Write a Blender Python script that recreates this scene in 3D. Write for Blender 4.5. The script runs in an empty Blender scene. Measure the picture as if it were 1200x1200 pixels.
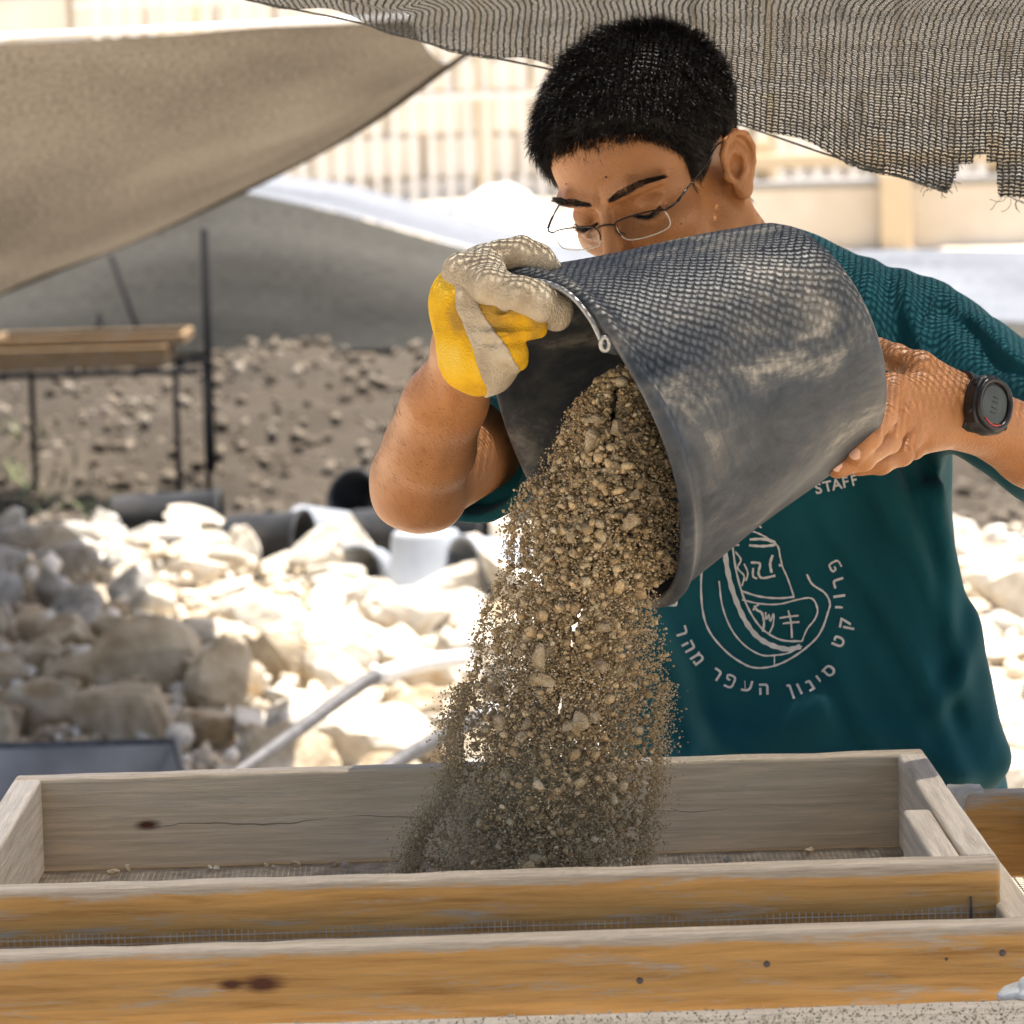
import bpy, bmesh, math, random
import numpy as np
from mathutils import Vector, Matrix, Quaternion
from mathutils.bvhtree import BVHTree

random.seed(7)
RNG = np.random.default_rng(11)
R = math.radians
scene = bpy.context.scene
COL = scene.collection

# ---------------------------------------------------------------- camera
FPX, PITCH, ROLL, CAMZ = 4800.0, R(6.06), R(-1.6), 1.515
cam_data = bpy.data.cameras.new('camera')
cam = bpy.data.objects.new('camera', cam_data)
COL.objects.link(cam)
RC = Matrix.Rotation(math.pi / 2 - PITCH, 3, 'X') @ Matrix.Rotation(ROLL, 3, 'Z')
cam.location = (0, 0, CAMZ)
cam.rotation_euler = RC.to_euler()
cam_data.sensor_width = 36
cam_data.lens = FPX / 1200 * 36
cam_data.clip_start, cam_data.clip_end = 0.1, 2000
cam_data.dof.use_dof = True
cam_data.dof.focus_distance = 3.25
cam_data.dof.aperture_fstop = 15.5
scene.camera = cam

# ---------------------------------------------------------------- sky, sun, exposure
SUN = Vector((0.22, 0.10, 0.96)).normalized()
world = bpy.data.worlds.new('World')
scene.world = world
world.use_nodes = True
wn = world.node_tree
sky = wn.nodes.new('ShaderNodeTexSky')
sky.sky_type = 'NISHITA'
sky.sun_disc = False
sky.dust_density = 4.0
sky.ozone_density = 0.6
sky.sun_elevation = math.asin(SUN.z)
sky.sun_rotation = math.atan2(SUN.x, SUN.y)
wn.links.new(sky.outputs[0], wn.nodes['Background'].inputs[0])
wn.nodes['Background'].inputs[1].default_value = 0.10
sun_data = bpy.data.lights.new('sun', 'SUN')
sun_data.energy = 5.0
sun_data.angle = R(0.53)
sun_data.color = (1.0, 0.94, 0.85)
sun = bpy.data.objects.new('sun', sun_data)
COL.objects.link(sun)
sun.rotation_euler = SUN.to_track_quat('Z', 'Y').to_euler()
sun.location = (0, 0, 30)
scene.view_settings.view_transform = 'Standard'
scene.view_settings.look = 'None'
scene.view_settings.gamma = 1
scene.view_settings.exposure = 1.65
scene.view_settings.use_curve_mapping = False
scene.cycles.use_denoising = True
scene.cycles.max_bounces = 8
scene.cycles.transparent_max_bounces = 12
scene.cycles.diffuse_bounces = 4
scene.cycles.sample_clamp_indirect = 6


# ---------------------------------------------------------------- helpers
def at(px, py, Y):
    """World point seen at a photograph pixel (1200 px wide) when it stands Y metres away."""
    d = RC @ Vector(((px - 600) / FPX, -(py - 600) / FPX, -1.0))
    return Vector((0, 0, CAMZ)) + d * (Y / d.y)


def tag(o, label, cat, group=None):
    o['label'] = label
    o['category'] = cat
    if group:
        o['group'] = group
    return o


def kind(o, k):
    o['kind'] = k
    return o


def link(name, me, m=None, parent=None, smooth=False):
    o = bpy.data.objects.new(name, me)
    COL.objects.link(o)
    if m is not None:
        for q in (m if isinstance(m, (list, tuple)) else [m]):
            if len(me.materials) < (len(m) if isinstance(m, (list, tuple)) else 1):
                me.materials.append(q)
    if parent:
        o.parent = parent
    if smooth:
        me.polygons.foreach_set('use_smooth', [True] * len(me.polygons))
    return o


def pydata(name, v, f, m=None, parent=None, smooth=False):
    me = bpy.data.meshes.new(name)
    me.from_pydata([tuple(map(float, q)) for q in v] if not isinstance(v, np.ndarray) else v.tolist(), [],
                   f if not isinstance(f, np.ndarray) else f.tolist())
    me.update()
    return link(name, me, m, parent, smooth)


def empty(name, loc=(0, 0, 0), rz=0):
    o = bpy.data.objects.new(name, None)
    COL.objects.link(o)
    o.location = loc
    o.rotation_euler = (0, 0, rz)
    o.empty_display_size = 0.1
    return o


def box_bm(sx, sy, sz, bev=0.0, seg=2, cuts=0):
    bm = bmesh.new()
    bmesh.ops.create_cube(bm, size=1)
    bmesh.ops.scale(bm, vec=(sx, sy, sz), verts=bm.verts)
    if bev:
        bmesh.ops.bevel(bm, geom=bm.edges[:], offset=bev, segments=seg, profile=0.5, affect='EDGES')
    return bm


def from_bm(name, bm, m=None, parent=None, smooth=False):
    me = bpy.data.meshes.new(name)
    bm.normal_update()
    bm.to_mesh(me)
    bm.free()
    return link(name, me, m, parent, smooth)


def box(name, size, loc, m, parent=None, rot=(0, 0, 0), bev=0.0):
    o = from_bm(name, box_bm(*size, bev=bev), m, parent)
    o.location = loc
    o.rotation_euler = rot
    return o


def tube_vf(pts, rad, n=8, closed=False, caps=True):
    pts = [Vector(p) for p in pts]
    N = len(pts)
    rads = list(rad) if isinstance(rad, (list, tuple, np.ndarray)) else [rad] * N
    v, f = [], []
    up = None
    for i, p in enumerate(pts):
        if closed:
            t = pts[(i + 1) % N] - pts[i - 1]
        else:
            t = pts[min(i + 1, N - 1)] - pts[max(i - 1, 0)]
        t.normalize()
        if up is None:
            up = t.orthogonal().normalized()
        up = (up - t * up.dot(t)).normalized()
        s = t.cross(up)
        for k in range(n):
            a = 2 * math.pi * k / n
            v.append(p + (up * math.cos(a) + s * math.sin(a)) * rads[i])
    M = N if closed else N - 1
    for i in range(M):
        for k in range(n):
            a, b = i * n + k, i * n + (k + 1) % n
            c, d = ((i + 1) % N) * n + (k + 1) % n, ((i + 1) % N) * n + k
            f.append((a, b, c, d))
    if caps and not closed:
        f.append(tuple(range(n))[::-1])
        f.append(tuple((N - 1) * n + k for k in range(n)))
    return v, f


def tube(name, pts, rad, m, parent=None, n=8, closed=False):
    v, f = tube_vf(pts, rad, n, closed)
    return pydata(name, v, f, m, parent, True)


def spline(pts, n):
    """Catmull-Rom through the points."""
    pts = [Vector(p) for p in pts]
    P = [pts[0] * 2 - pts[1]] + pts + [pts[-1] * 2 - pts[-2]]
    out = []
    for i in range(1, len(P) - 2):
        for k in range(n):
            t = k / n
            a, b, c, d = P[i - 1], P[i], P[i + 1], P[i + 2]
            out.append(0.5 * ((2 * b) + (c - a) * t + (2 * a - 5 * b + 4 * c - d) * t * t + (3 * b - a - 3 * c + d) * t ** 3))
    out.append(pts[-1])
    return out


def lathe_vf(prof, n=48):
    v, f = [], []
    for r, z in prof:
        for k in range(n):
            a = 2 * math.pi * k / n
            v.append((r * math.cos(a), r * math.sin(a), z))
    for i in range(len(prof) - 1):
        for k in range(n):
            f.append((i * n + k, i * n + (k + 1) % n, (i + 1) * n + (k + 1) % n, (i + 1) * n + k))
    return v, f


_ND = np.random.default_rng(3).normal(size=(40, 3))
_NP = np.random.default_rng(4).uniform(0, 6.28, 40)


def snoise(P, freq, octaves=3, seed=0):
    """Cheap smooth noise, about -1..1, P is (N,3)."""
    P = np.asarray(P, np.float32)
    out = np.zeros(len(P), np.float32)
    amp, tot = 1.0, 0
    for o in range(octaves):
        s = np.zeros(len(P), np.float32)
        for j in range(5):
            k = (seed * 7 + o * 5 + j) % 40
            d = _ND[k] * freq
            ph = P @ d.astype(np.float32) + _NP[k]
            s += np.sin(ph + 1.3 * np.sin(P @ (_ND[(k + 11) % 40] * freq * 0.7).astype(np.float32) + _NP[(k + 3) % 40]))
        out += amp * s / 2.6
        tot += amp
        amp *= 0.5
        freq *= 2.1
    return out / tot


# ---------------------------------------------------------------- implicit surfaces
def smin(a, b, k):
    h = np.clip(0.5 + 0.5 * (b - a) / k, 0, 1)
    return b * (1 - h) + a * h - k * h * (1 - h)


def smax(a, b, k):
    return -smin(-a, -b, k)


def ell(P, c, r, M=None):
    q = P - np.asarray(c, np.float32)
    if M is not None:
        q = q @ np.asarray(M, np.float32)
    r = np.asarray(r, np.float32)
    k0 = np.sqrt(((q / r) ** 2).sum(1)) + 1e-9
    k1 = np.sqrt(((q / (r * r)) ** 2).sum(1)) + 1e-9
    return k0 * (k0 - 1) / k1


def cone(P, a, b, ra, rb):
    a = np.asarray(a, np.float32)
    b = np.asarray(b, np.float32)
    d = b - a
    t = np.clip(((P - a) @ d) / float(d @ d), 0, 1)
    return np.sqrt(((P - a - t[:, None] * d) ** 2).sum(1)) - (ra + (rb - ra) * t)


def chain(P, pts, rad, k=0.004):
    out = None
    for i in range(len(pts) - 1):
        c = cone(P, pts[i], pts[i + 1], rad[i], rad[i + 1])
        out = c if out is None else smin(out, c, k)
    return out


def surface(fn, lo, hi, h, margin=0.006):
    """Polygonise fn = 0 with surface nets; returns verts, quads as arrays."""
    lo = np.asarray(lo, np.float32)
    hi = np.asarray(hi, np.float32)
    B = 6
    nb = np.ceil((hi - lo) / (h * B)).astype(int)
    n = nb * B
    gi = np.stack(np.meshgrid(*[np.arange(k) for k in nb], indexing='ij'), -1).reshape(-1, 3)
    cen = lo + (gi * B + (B - 1) / 2) * h
    cv = fn(cen.astype(np.float32))
    act = np.abs(cv) < h * B * 0.95 + margin
    V = np.empty(tuple(n), np.float32)
    Vb = V.reshape(nb[0], B, nb[1], B, nb[2], B)
    Vb[...] = cv.reshape(nb[0], 1, nb[1], 1, nb[2], 1)
    off = np.stack(np.meshgrid(*[np.arange(B)] * 3, indexing='ij'), -1).reshape(-1, 3)
    ga = gi[act]
    for s in range(0, len(ga), 1500):
        g = ga[s:s + 1500]
        idx = (g[:, None, :] * B + off[None]).reshape(-1, 3)
        V[idx[:, 0], idx[:, 1], idx[:, 2]] = fn((lo + idx * h).astype(np.float32))
    S = V < 0
    c = np.zeros(tuple(n - 1), np.int8)
    for dx in (0, 1):
        for dy in (0, 1):
            for dz in (0, 1):
                c += S[dx:n[0] - 1 + dx, dy:n[1] - 1 + dy, dz:n[2] - 1 + dz]
    cells = np.argwhere((c > 0) & (c < 8))
    idm = np.full(tuple(n - 1), -1, np.int64)
    idm[cells[:, 0], cells[:, 1], cells[:, 2]] = np.arange(len(cells))
    cor = np.array([(a, b, d) for a in (0, 1) for b in (0, 1) for d in (0, 1)])
    val = np.stack([V[cells[:, 0] + q[0], cells[:, 1] + q[1], cells[:, 2] + q[2]] for q in cor], 1)
    acc = np.zeros((len(cells), 3), np.float32)
    cnt = np.zeros(len(cells), np.float32)
    for i in range(8):
        for j in range(i + 1, 8):
            if np.abs(cor[i] - cor[j]).sum() == 1:
                m = (val[:, i] < 0) != (val[:, j] < 0)
                t = val[m, i] / (val[m, i] - val[m, j])
                acc[m] += cor[i] + t[:, None] * (cor[j] - cor[i])
                cnt[m] += 1
    verts = lo + (cells + acc / cnt[:, None]) * h
    quads = []
    for ax in range(3):
        o1, o2 = [(1, 2), (2, 0), (0, 1)][ax]
        sl0 = [slice(None)] * 3
        sl1 = [slice(None)] * 3
        sl0[ax] = slice(0, -1)
        sl1[ax] = slice(1, None)
        a, b = S[tuple(sl0)], S[tuple(sl1)]
        for inside in (True, False):
            e = np.argwhere((a == inside) & (b != inside))
            e = e[(e[:, o1] > 0) & (e[:, o2] > 0) & (e[:, o1] < n[o1] - 1) & (e[:, o2] < n[o2] - 1)]
            q = []
            for d1, d2 in ((1, 1), (0, 1), (0, 0), (1, 0)):
                w = e.copy()
                w[:, o1] -= d1
                w[:, o2] -= d2
                q.append(idm[w[:, 0], w[:, 1], w[:, 2]])
            q = np.stack(q, 1)
            quads.append(q if inside else q[:, ::-1])
    return verts, np.concatenate(quads)


def np3(*vs):
    return [np.array(v, np.float32) for v in vs]


# ---------------------------------------------------------------- materials
def new_mat(name):
    m = bpy.data.materials.new(name)
    m.use_nodes = True
    return m, m.node_tree.nodes, m.node_tree.links, m.node_tree.nodes['Principled BSDF']


def N(nd, t, **kw):
    n = nd.new(t)
    for k, v in kw.items():
        if k.startswith('i_'):
            n.inputs[k[2:].replace('_', ' ')].default_value = v
        else:
            setattr(n, k, v)
    return n


def ramp(nd, stops):
    r = nd.new('ShaderNodeValToRGB')
    e = r.color_ramp.elements
    while len(e) < len(stops):
        e.new(0.5)
    for k, (p, c) in enumerate(stops):
        e[k].position = p
        e[k].color = (*c, 1) if len(c) == 3 else c
    return r


def noise_mat(name, stops, scale=8, rough=0.8, detail=8, bump=0.0, bump_scale=None, stretch=(1, 1, 1), spec=0.3, distort=0.0, coords='Object', spread=(0.35, 0.65)):
    m, nd, lk, p = new_mat(name)
    tc = N(nd, 'ShaderNodeTexCoord')
    mp = N(nd, 'ShaderNodeMapping')
    mp.inputs['Scale'].default_value = stretch
    lk.new(tc.outputs[coords], mp.inputs[0])
    nz = N(nd, 'ShaderNodeTexNoise', i_Scale=scale, i_Detail=detail, i_Distortion=distort)
    lk.new(mp.outputs[0], nz.inputs['Vector'])
    k = len(stops)
    rp = ramp(nd, [(spread[0] + (spread[1] - spread[0]) * i / max(1, k - 1), c) for i, c in enumerate(stops)])
    lk.new(nz.outputs[0], rp.inputs[0])
    lk.new(rp.outputs[0], p.inputs['Base Color'])
    p.inputs['Roughness'].default_value = rough
    p.inputs['Specular IOR Level'].default_value = spec
    if bump:
        n2 = N(nd, 'ShaderNodeTexNoise', i_Scale=bump_scale or scale * 4, i_Detail=6)
        lk.new(mp.outputs[0], n2.inputs['Vector'])
        bp = N(nd, 'ShaderNodeBump', i_Strength=bump, i_Distance=0.01)
        lk.new(n2.outputs[0], bp.inputs['Height'])
        lk.new(bp.outputs[0], p.inputs['Normal'])
    return m


def wood_mat(name, base, dark, wear, wear_amt=0.5, knots=(), top_wear=None, paint=False, seed=0.0):
    """Board whose grain runs along local X; wear is the bare grey wood under the stain."""
    m, nd, lk, p = new_mat(name)
    tc = N(nd, 'ShaderNodeTexCoord')
    sep = N(nd, 'ShaderNodeSeparateXYZ')
    lk.new(tc.outputs['Object'], sep.inputs[0])
    mp = N(nd, 'ShaderNodeMapping')
    mp.inputs['Scale'].default_value = (2.6, 52, 52)
    mp.inputs['Location'].default_value = (seed, seed * 2, seed * 3)
    lk.new(tc.outputs['Object'], mp.inputs[0])
    g = N(nd, 'ShaderNodeTexNoise', i_Scale=3.0, i_Detail=10, i_Roughness=0.68, i_Distortion=0.5)
    lk.new(mp.outputs[0], g.inputs['Vector'])
    fine = N(nd, 'ShaderNodeTexNoise', i_Scale=11.0, i_Detail=5, i_Roughness=0.7)
    lk.new(mp.outputs[0], fine.inputs['Vector'])
    col = ramp(nd, [(0.32, dark), (0.48, base), (0.62, tuple(min(1, c * 1.22) for c in base))])
    lk.new(g.outputs[0], col.inputs[0])
    # wear
    mw = N(nd, 'ShaderNodeMapping')
    mw.inputs['Scale'].default_value = (1.3, 11, 11)
    mw.inputs['Location'].default_value = (seed * 5, 1, 2)
    lk.new(tc.outputs['Object'], mw.inputs[0])
    wz = N(nd, 'ShaderNodeTexNoise', i_Scale=9.0, i_Detail=10, i_Roughness=0.72, i_Distortion=0.4)
    lk.new(mw.outputs[0], wz.inputs['Vector'])
    fac = wz.outputs[0]
    if top_wear:
        z0, z1, amt = top_wear
        mr = N(nd, 'ShaderNodeMapRange', i_From_Min=z0, i_From_Max=z1, i_To_Min=0.0, i_To_Max=amt)
        lk.new(sep.outputs[2], mr.inputs[0])
        ad = N(nd, 'ShaderNodeMath', operation='ADD')
        lk.new(fac, ad.inputs[0])
        lk.new(mr.outputs[0], ad.inputs[1])
        fac = ad.outputs[0]
    wr = ramp(nd, [(0.66 - 0.3 * wear_amt, (0, 0, 0)), (0.80 - 0.3 * wear_amt, (1, 1, 1))])
    lk.new(fac, wr.inputs[0])
    wc = ramp(nd, [(0.35, tuple(c * 0.72 for c in wear)), (0.6, wear), (0.75, tuple(min(1, c * 1.2) for c in wear))])
    lk.new(fine.outputs[0], wc.inputs[0])
    mx = N(nd, 'ShaderNodeMix', data_type='RGBA')
    lk.new(wr.outputs[0], mx.inputs[0])
    lk.new(col.outputs[0], mx.inputs[6])
    lk.new(wc.outputs[0], mx.inputs[7])
    out = mx.outputs[2]
    for (kx, kz, kr) in knots:
        cmb = N(nd, 'ShaderNodeVectorMath', operation='SUBTRACT')
        cmb.inputs[1].default_value = (kx, 0, kz)
        lk.new(tc.outputs['Object'], cmb.inputs[0])
        sc = N(nd, 'ShaderNodeVectorMath', operation='MULTIPLY')
        sc.inputs[1].default_value = (0.42 / kr, 0, 1 / kr)
        lk.new(cmb.outputs[0], sc.inputs[0])
        ln = N(nd, 'ShaderNodeVectorMath', operation='LENGTH')
        lk.new(sc.outputs[0], ln.inputs[0])
        j = N(nd, 'ShaderNodeMath', operation='MULTIPLY_ADD')
        j.inputs[1].default_value = 1.1
        lk.new(fine.outputs[0], j.inputs[0])
        lk.new(ln.outputs['Value'], j.inputs[2])
        kr_ = ramp(nd, [(0.55, (1, 1, 1)), (1.0, (0, 0, 0))])
        sub = N(nd, 'ShaderNodeMath', operation='MULTIPLY')
        sub.inputs[1].default_value = 0.55
        lk.new(j.outputs[0], sub.inputs[0])
        lk.new(sub.outputs[0], kr_.inputs[0])
        m2 = N(nd, 'ShaderNodeMix', data_type='RGBA')
        lk.new(kr_.outputs[0], m2.inputs[0])
        lk.new(out, m2.inputs[6])
        m2.inputs[7].default_value = (0.095, 0.036, 0.016, 1)
        out = m2.outputs[2]
    lk.new(out, p.inputs['Base Color'])
    p.inputs['Roughness'].default_value = 0.72
    p.inputs['Specular IOR Level'].default_value = 0.25
    bp = N(nd, 'ShaderNodeBump', i_Strength=0.5, i_Distance=0.002)
    lk.new(fine.outputs[0], bp.inputs['Height'])
    lk.new(bp.outputs[0], p.inputs['Normal'])
    return m


def plain(name, c, rough=0.6, metal=0.0, spec=0.4, var=0.12, scale=60, bump=0.15):
    m = noise_mat(name, [tuple(max(0, x * (1 - var)) for x in c), tuple(min(1, x * (1 + var)) for x in c)], scale=scale, rough=rough, bump=bump, spec=spec)
    m.node_tree.nodes['Principled BSDF'].inputs['Metallic'].default_value = metal
    return m


def cloth_sheet_mat(name, c, trans=0.45, open_=0.0, scale=300):
    """Woven shade cloth: diffuse, lets some light glow through."""
    m, nd, lk, p = new_mat(name)
    tc = N(nd, 'ShaderNodeTexCoord')
    nz = N(nd, 'ShaderNodeTexNoise', i_Scale=scale, i_Detail=3)
    lk.new(tc.outputs['UV'], nz.inputs['Vector'])
    big = N(nd, 'ShaderNodeTexNoise', i_Scale=3.0, i_Detail=5)
    lk.new(tc.outputs['UV'], big.inputs['Vector'])
    av = N(nd, 'ShaderNodeMath', operation='ADD')
    lk.new(nz.outputs[0], av.inputs[0])
    lk.new(big.outputs[0], av.inputs[1])
    hv = N(nd, 'ShaderNodeMath', operation='MULTIPLY')
    hv.inputs[1].default_value = 0.5
    lk.new(av.outputs[0], hv.inputs[0])
    rp = ramp(nd, [(0.38, tuple(x * 0.62 for x in c)), (0.62, tuple(min(1, x * 1.35) for x in c))])
    lk.new(hv.outputs[0], rp.inputs[0])
    df = N(nd, 'ShaderNodeBsdfDiffuse')
    tl = N(nd, 'ShaderNodeBsdfTranslucent')
    wv = N(nd, 'ShaderNodeBump', i_Strength=.4, i_Distance=.01)
    lk.new(hv.outputs[0], wv.inputs['Height'])
    lk.new(wv.outputs[0], df.inputs['Normal'])
    lk.new(rp.outputs[0], df.inputs[0])
    lk.new(rp.outputs[0], tl.inputs[0])
    mx = N(nd, 'ShaderNodeMixShader')
    mx.inputs[0].default_value = trans
    lk.new(df.outputs[0], mx.inputs[1])
    lk.new(tl.outputs[0], mx.inputs[2])
    out = mx.outputs[0]
    if open_:
        tr = N(nd, 'ShaderNodeBsdfTransparent')
        m2 = N(nd, 'ShaderNodeMixShader')
        m2.inputs[0].default_value = open_
        lk.new(out, m2.inputs[1])
        lk.new(tr.outputs[0], m2.inputs[2])
        out = m2.outputs[0]
    lk.new(out, nd['Material Output'].inputs[0])
    return m


def attr_mat(name, rough=0.9, bump=0.3, scale=400):
    m, nd, lk, p = new_mat(name)
    a = N(nd, 'ShaderNodeAttribute', attribute_name='tint')
    tc = N(nd, 'ShaderNodeTexCoord')
    nz = N(nd, 'ShaderNodeTexNoise', i_Scale=scale, i_Detail=5)
    lk.new(tc.outputs['Object'], nz.inputs['Vector'])
    mr = N(nd, 'ShaderNodeMapRange', i_From_Min=0.3, i_From_Max=0.7, i_To_Min=0.72, i_To_Max=1.25)
    lk.new(nz.outputs[0], mr.inputs[0])
    mu = N(nd, 'ShaderNodeVectorMath', operation='SCALE')
    lk.new(a.outputs['Color'], mu.inputs[0])
    lk.new(mr.outputs[0], mu.inputs['Scale'])
    lk.new(mu.outputs[0], p.inputs['Base Color'])
    p.inputs['Roughness'].default_value = rough
    p.inputs['Specular IOR Level'].default_value = 0.2
    bp = N(nd, 'ShaderNodeBump', i_Strength=bump, i_Distance=0.003)
    lk.new(nz.outputs[0], bp.inputs['Height'])
    lk.new(bp.outputs[0], p.inputs['Normal'])
    return m
# ================================================================ ground
def ground_z(x, y):
    x = np.asarray(x, float)
    y = np.asarray(y, float)
    z = np.interp(y, [0, 6, 8, 12.3, 13.6, 15.0, 16.9, 17.6, 18.5, 21, 26, 60, 700], [0, 0, .03, .10, -.14, -.24, -.23, .03, .23, .25, .18, .3, .3])
    P = np.stack([x.ravel(), y.ravel(), np.zeros(x.size)], 1)
    a = np.interp(y, [0, 4.5, 7, 12.5, 14, 17, 20, 24, 50], [0, .004, .02, .02, .06, .075, .07, .03, .02])
    n = snoise(P, 2.2, 4).reshape(x.shape) + 0.6 * snoise(P, 13, 3, 3).reshape(x.shape)
    return z + a * n


def axis(lo, hi, fine_lo, fine_hi, step, grow=1.35):
    v = list(np.arange(fine_lo, fine_hi, step))
    s, p = step, fine_hi
    while p < hi:
        v.append(p)
        s *= grow
        p += s
    v.append(hi)
    s, p = step * grow, fine_lo - step * grow
    while p > lo:
        v.insert(0, p)
        s *= grow
        p -= s
    v.insert(0, lo)
    return np.array(v)


gx = axis(-500, 500, -3.2, 3.2, 0.08)
gy = axis(-60, 900, 5.5, 21.5, 0.08)
GX, GY = np.meshgrid(gx, gy, indexing='ij')
GZ = ground_z(GX, GY)
nx, ny = GX.shape
gv = np.stack([GX.ravel(), GY.ravel(), GZ.ravel()], 1)
ii = (np.arange(nx - 1)[:, None] * ny + np.arange(ny - 1)[None]).ravel()
gf = np.stack([ii, ii + ny, ii + ny + 1, ii + 1], 1)
earth = noise_mat('dry_earth', [(.028, .0215, .0145), (.040, .031, .0215), (.056, .045, .032)], scale=1.6, rough=0.95, detail=12, bump=0.6, bump_scale=30, spread=(.33, .68))
nd, lk = earth.node_tree.nodes, earth.node_tree.links          # trodden limestone dust on the near side, brown soil on the bank
pe = nd['Principled BSDF']
src = pe.inputs['Base Color'].links[0].from_socket
tc = N(nd, 'ShaderNodeTexCoord')
sx_ = N(nd, 'ShaderNodeSeparateXYZ')
lk.new(tc.outputs['Object'], sx_.inputs[0])
n_ = N(nd, 'ShaderNodeTexNoise', i_Scale=2.0, i_Detail=8)
lk.new(tc.outputs['Object'], n_.inputs['Vector'])
ma = N(nd, 'ShaderNodeMath', operation='MULTIPLY_ADD')
ma.inputs[1].default_value = 2.5
lk.new(n_.outputs[0], ma.inputs[0])
lk.new(sx_.outputs[1], ma.inputs[2])
r1 = ramp(nd, [(.50, (0, 0, 0)), (.55, (1, 1, 1)), (.86, (1, 1, 1)), (.93, (0, 0, 0))])
dv = N(nd, 'ShaderNodeMath', operation='MULTIPLY')
dv.inputs[1].default_value = .04
lk.new(ma.outputs[0], dv.inputs[0])
lk.new(dv.outputs[0], r1.inputs[0])
pale = ramp(nd, [(.35, (.40, .33, .24)), (.65, (.56, .49, .39))])
lk.new(n_.outputs[0], pale.inputs[0])
mxg = N(nd, 'ShaderNodeMix', data_type='RGBA')
lk.new(r1.outputs[0], mxg.inputs[0])
lk.new(pale.outputs[0], mxg.inputs[6])
lk.new(src, mxg.inputs[7])
lk.new(mxg.outputs[2], pe.inputs['Base Color'])
ground = pydata('ground', gv, gf, earth, None, True)
kind(ground, 'structure')

# ================================================================ rubble
def rock_mesh(name, seed, angular=0.5):
    rg = np.random.default_rng(seed)
    bm = bmesh.new()
    bmesh.ops.create_icosphere(bm, subdivisions=3, radius=1)
    V = np.array([v.co[:] for v in bm.verts])
    L = np.full(len(V), 1.0)
    for k in range(10):                      # flat broken faces
        d = rg.normal(size=3)
        d /= np.linalg.norm(d)
        h = rg.uniform(0.36, 0.74)
        dot = V @ d
        L = np.where(dot * L > h, h / np.maximum(dot, 1e-3), L)
    V = V * L[:, None]
    V /= np.percentile(np.linalg.norm(V, axis=1), 85)
    V *= (1 + 0.025 * snoise(V, 3.1, 3, seed))[:, None]
    V *= np.array([1.0, rg.uniform(.7, .95), rg.uniform(.55, .85)])
    for v, q in zip(bm.verts, V):
        v.co = q
    me = bpy.data.meshes.new(name)
    bm.to_mesh(me)
    bm.free()
    return me


def stone_mat(name, cols, stain):
    m = noise_mat(name, cols, scale=2.4, rough=0.9, detail=10, bump=0.55, bump_scale=7, spread=(.3, .7))
    nd, lk = m.node_tree.nodes, m.node_tree.links
    p = nd['Principled BSDF']
    src = p.inputs['Base Color'].links[0].from_socket
    tc = N(nd, 'ShaderNodeTexCoord')
    oi = N(nd, 'ShaderNodeObjectInfo')
    ad = N(nd, 'ShaderNodeVectorMath', operation='ADD')
    sc = N(nd, 'ShaderNodeVectorMath', operation='SCALE')
    cx = N(nd, 'ShaderNodeCombineXYZ')
    for k in range(3):
        lk.new(oi.outputs['Random'], cx.inputs[k])
    lk.new(cx.outputs[0], sc.inputs[0])
    sc.inputs['Scale'].default_value = 40
    lk.new(tc.outputs['Object'], ad.inputs[0])
    lk.new(sc.outputs[0], ad.inputs[1])
    nz = N(nd, 'ShaderNodeTexNoise', i_Scale=1.1, i_Detail=7, i_Roughness=0.65)
    lk.new(ad.outputs[0], nz.inputs['Vector'])
    rp = ramp(nd, [(.54, (0, 0, 0)), (.74, (1, 1, 1))])
    lk.new(nz.outputs[0], rp.inputs[0])
    mx = N(nd, 'ShaderNodeMix', data_type='RGBA')
    lk.new(rp.outputs[0], mx.inputs[0])
    lk.new(src, mx.inputs[6])
    mx.inputs[7].default_value = (*stain, 1)
    lk.new(mx.outputs[2], p.inputs['Base Color'])
    return m


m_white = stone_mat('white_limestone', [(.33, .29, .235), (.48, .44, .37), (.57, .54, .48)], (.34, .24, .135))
m_tan = stone_mat('weathered_shaded_limestone', [(.23, .175, .11), (.36, .295, .205), (.45, .385, .295)], (.22, .13, .055))  # tan stone, darkened so its colour also carries the awning shade
m_grey = stone_mat('grey_shaded_limestone', [(.23, .215, .19), (.35, .33, .30), (.43, .41, .38)], (.21, .165, .115))  # grey stone for the shaded corner, some of the shade in its colour
rock_white = [rock_mesh('rock', 20 + k) for k in range(7)]
rock_tan = [rock_mesh('rock', 40 + k) for k in range(5)]
rock_grey = [rock_mesh('rock', 60 + k) for k in range(4)]
for ms, mm in ((rock_white, m_white), (rock_tan, m_tan), (rock_grey, m_grey)):
    for me in ms:
        me.materials.append(mm)

rr = random.Random(5)
placed = []


def heap_z(x, y):
    left = max(0.0, min(1.0, (-0.35 - x) / 0.8))
    return 0.10 * left * max(0.0, 1 - abs(y - 11.6) / 1.6) + 0.05 * max(0.0, 1 - ((x + .6) / .7) ** 2) * max(0.0, 1 - abs(y - 9.8) / 2)


def put_rock(x, y, r, meshes, label, group, lift=0.0):
    z = float(ground_z(np.array([x]), np.array([y]))[0]) + heap_z(x, y) + r * 0.28 + lift
    o = bpy.data.objects.new('limestone_rock', rr.choice(meshes))
    COL.objects.link(o)
    o.location = (x, y, z)
    o.rotation_euler = (rr.uniform(-.5, .5), rr.uniform(-.5, .5), rr.uniform(0, 6.28))
    o.scale = (r, r * rr.uniform(.85, 1.1), r * rr.uniform(.8, 1.15))
    tag(o, label, 'rock', group)
    placed.append((x, y, r))
    return o


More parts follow.
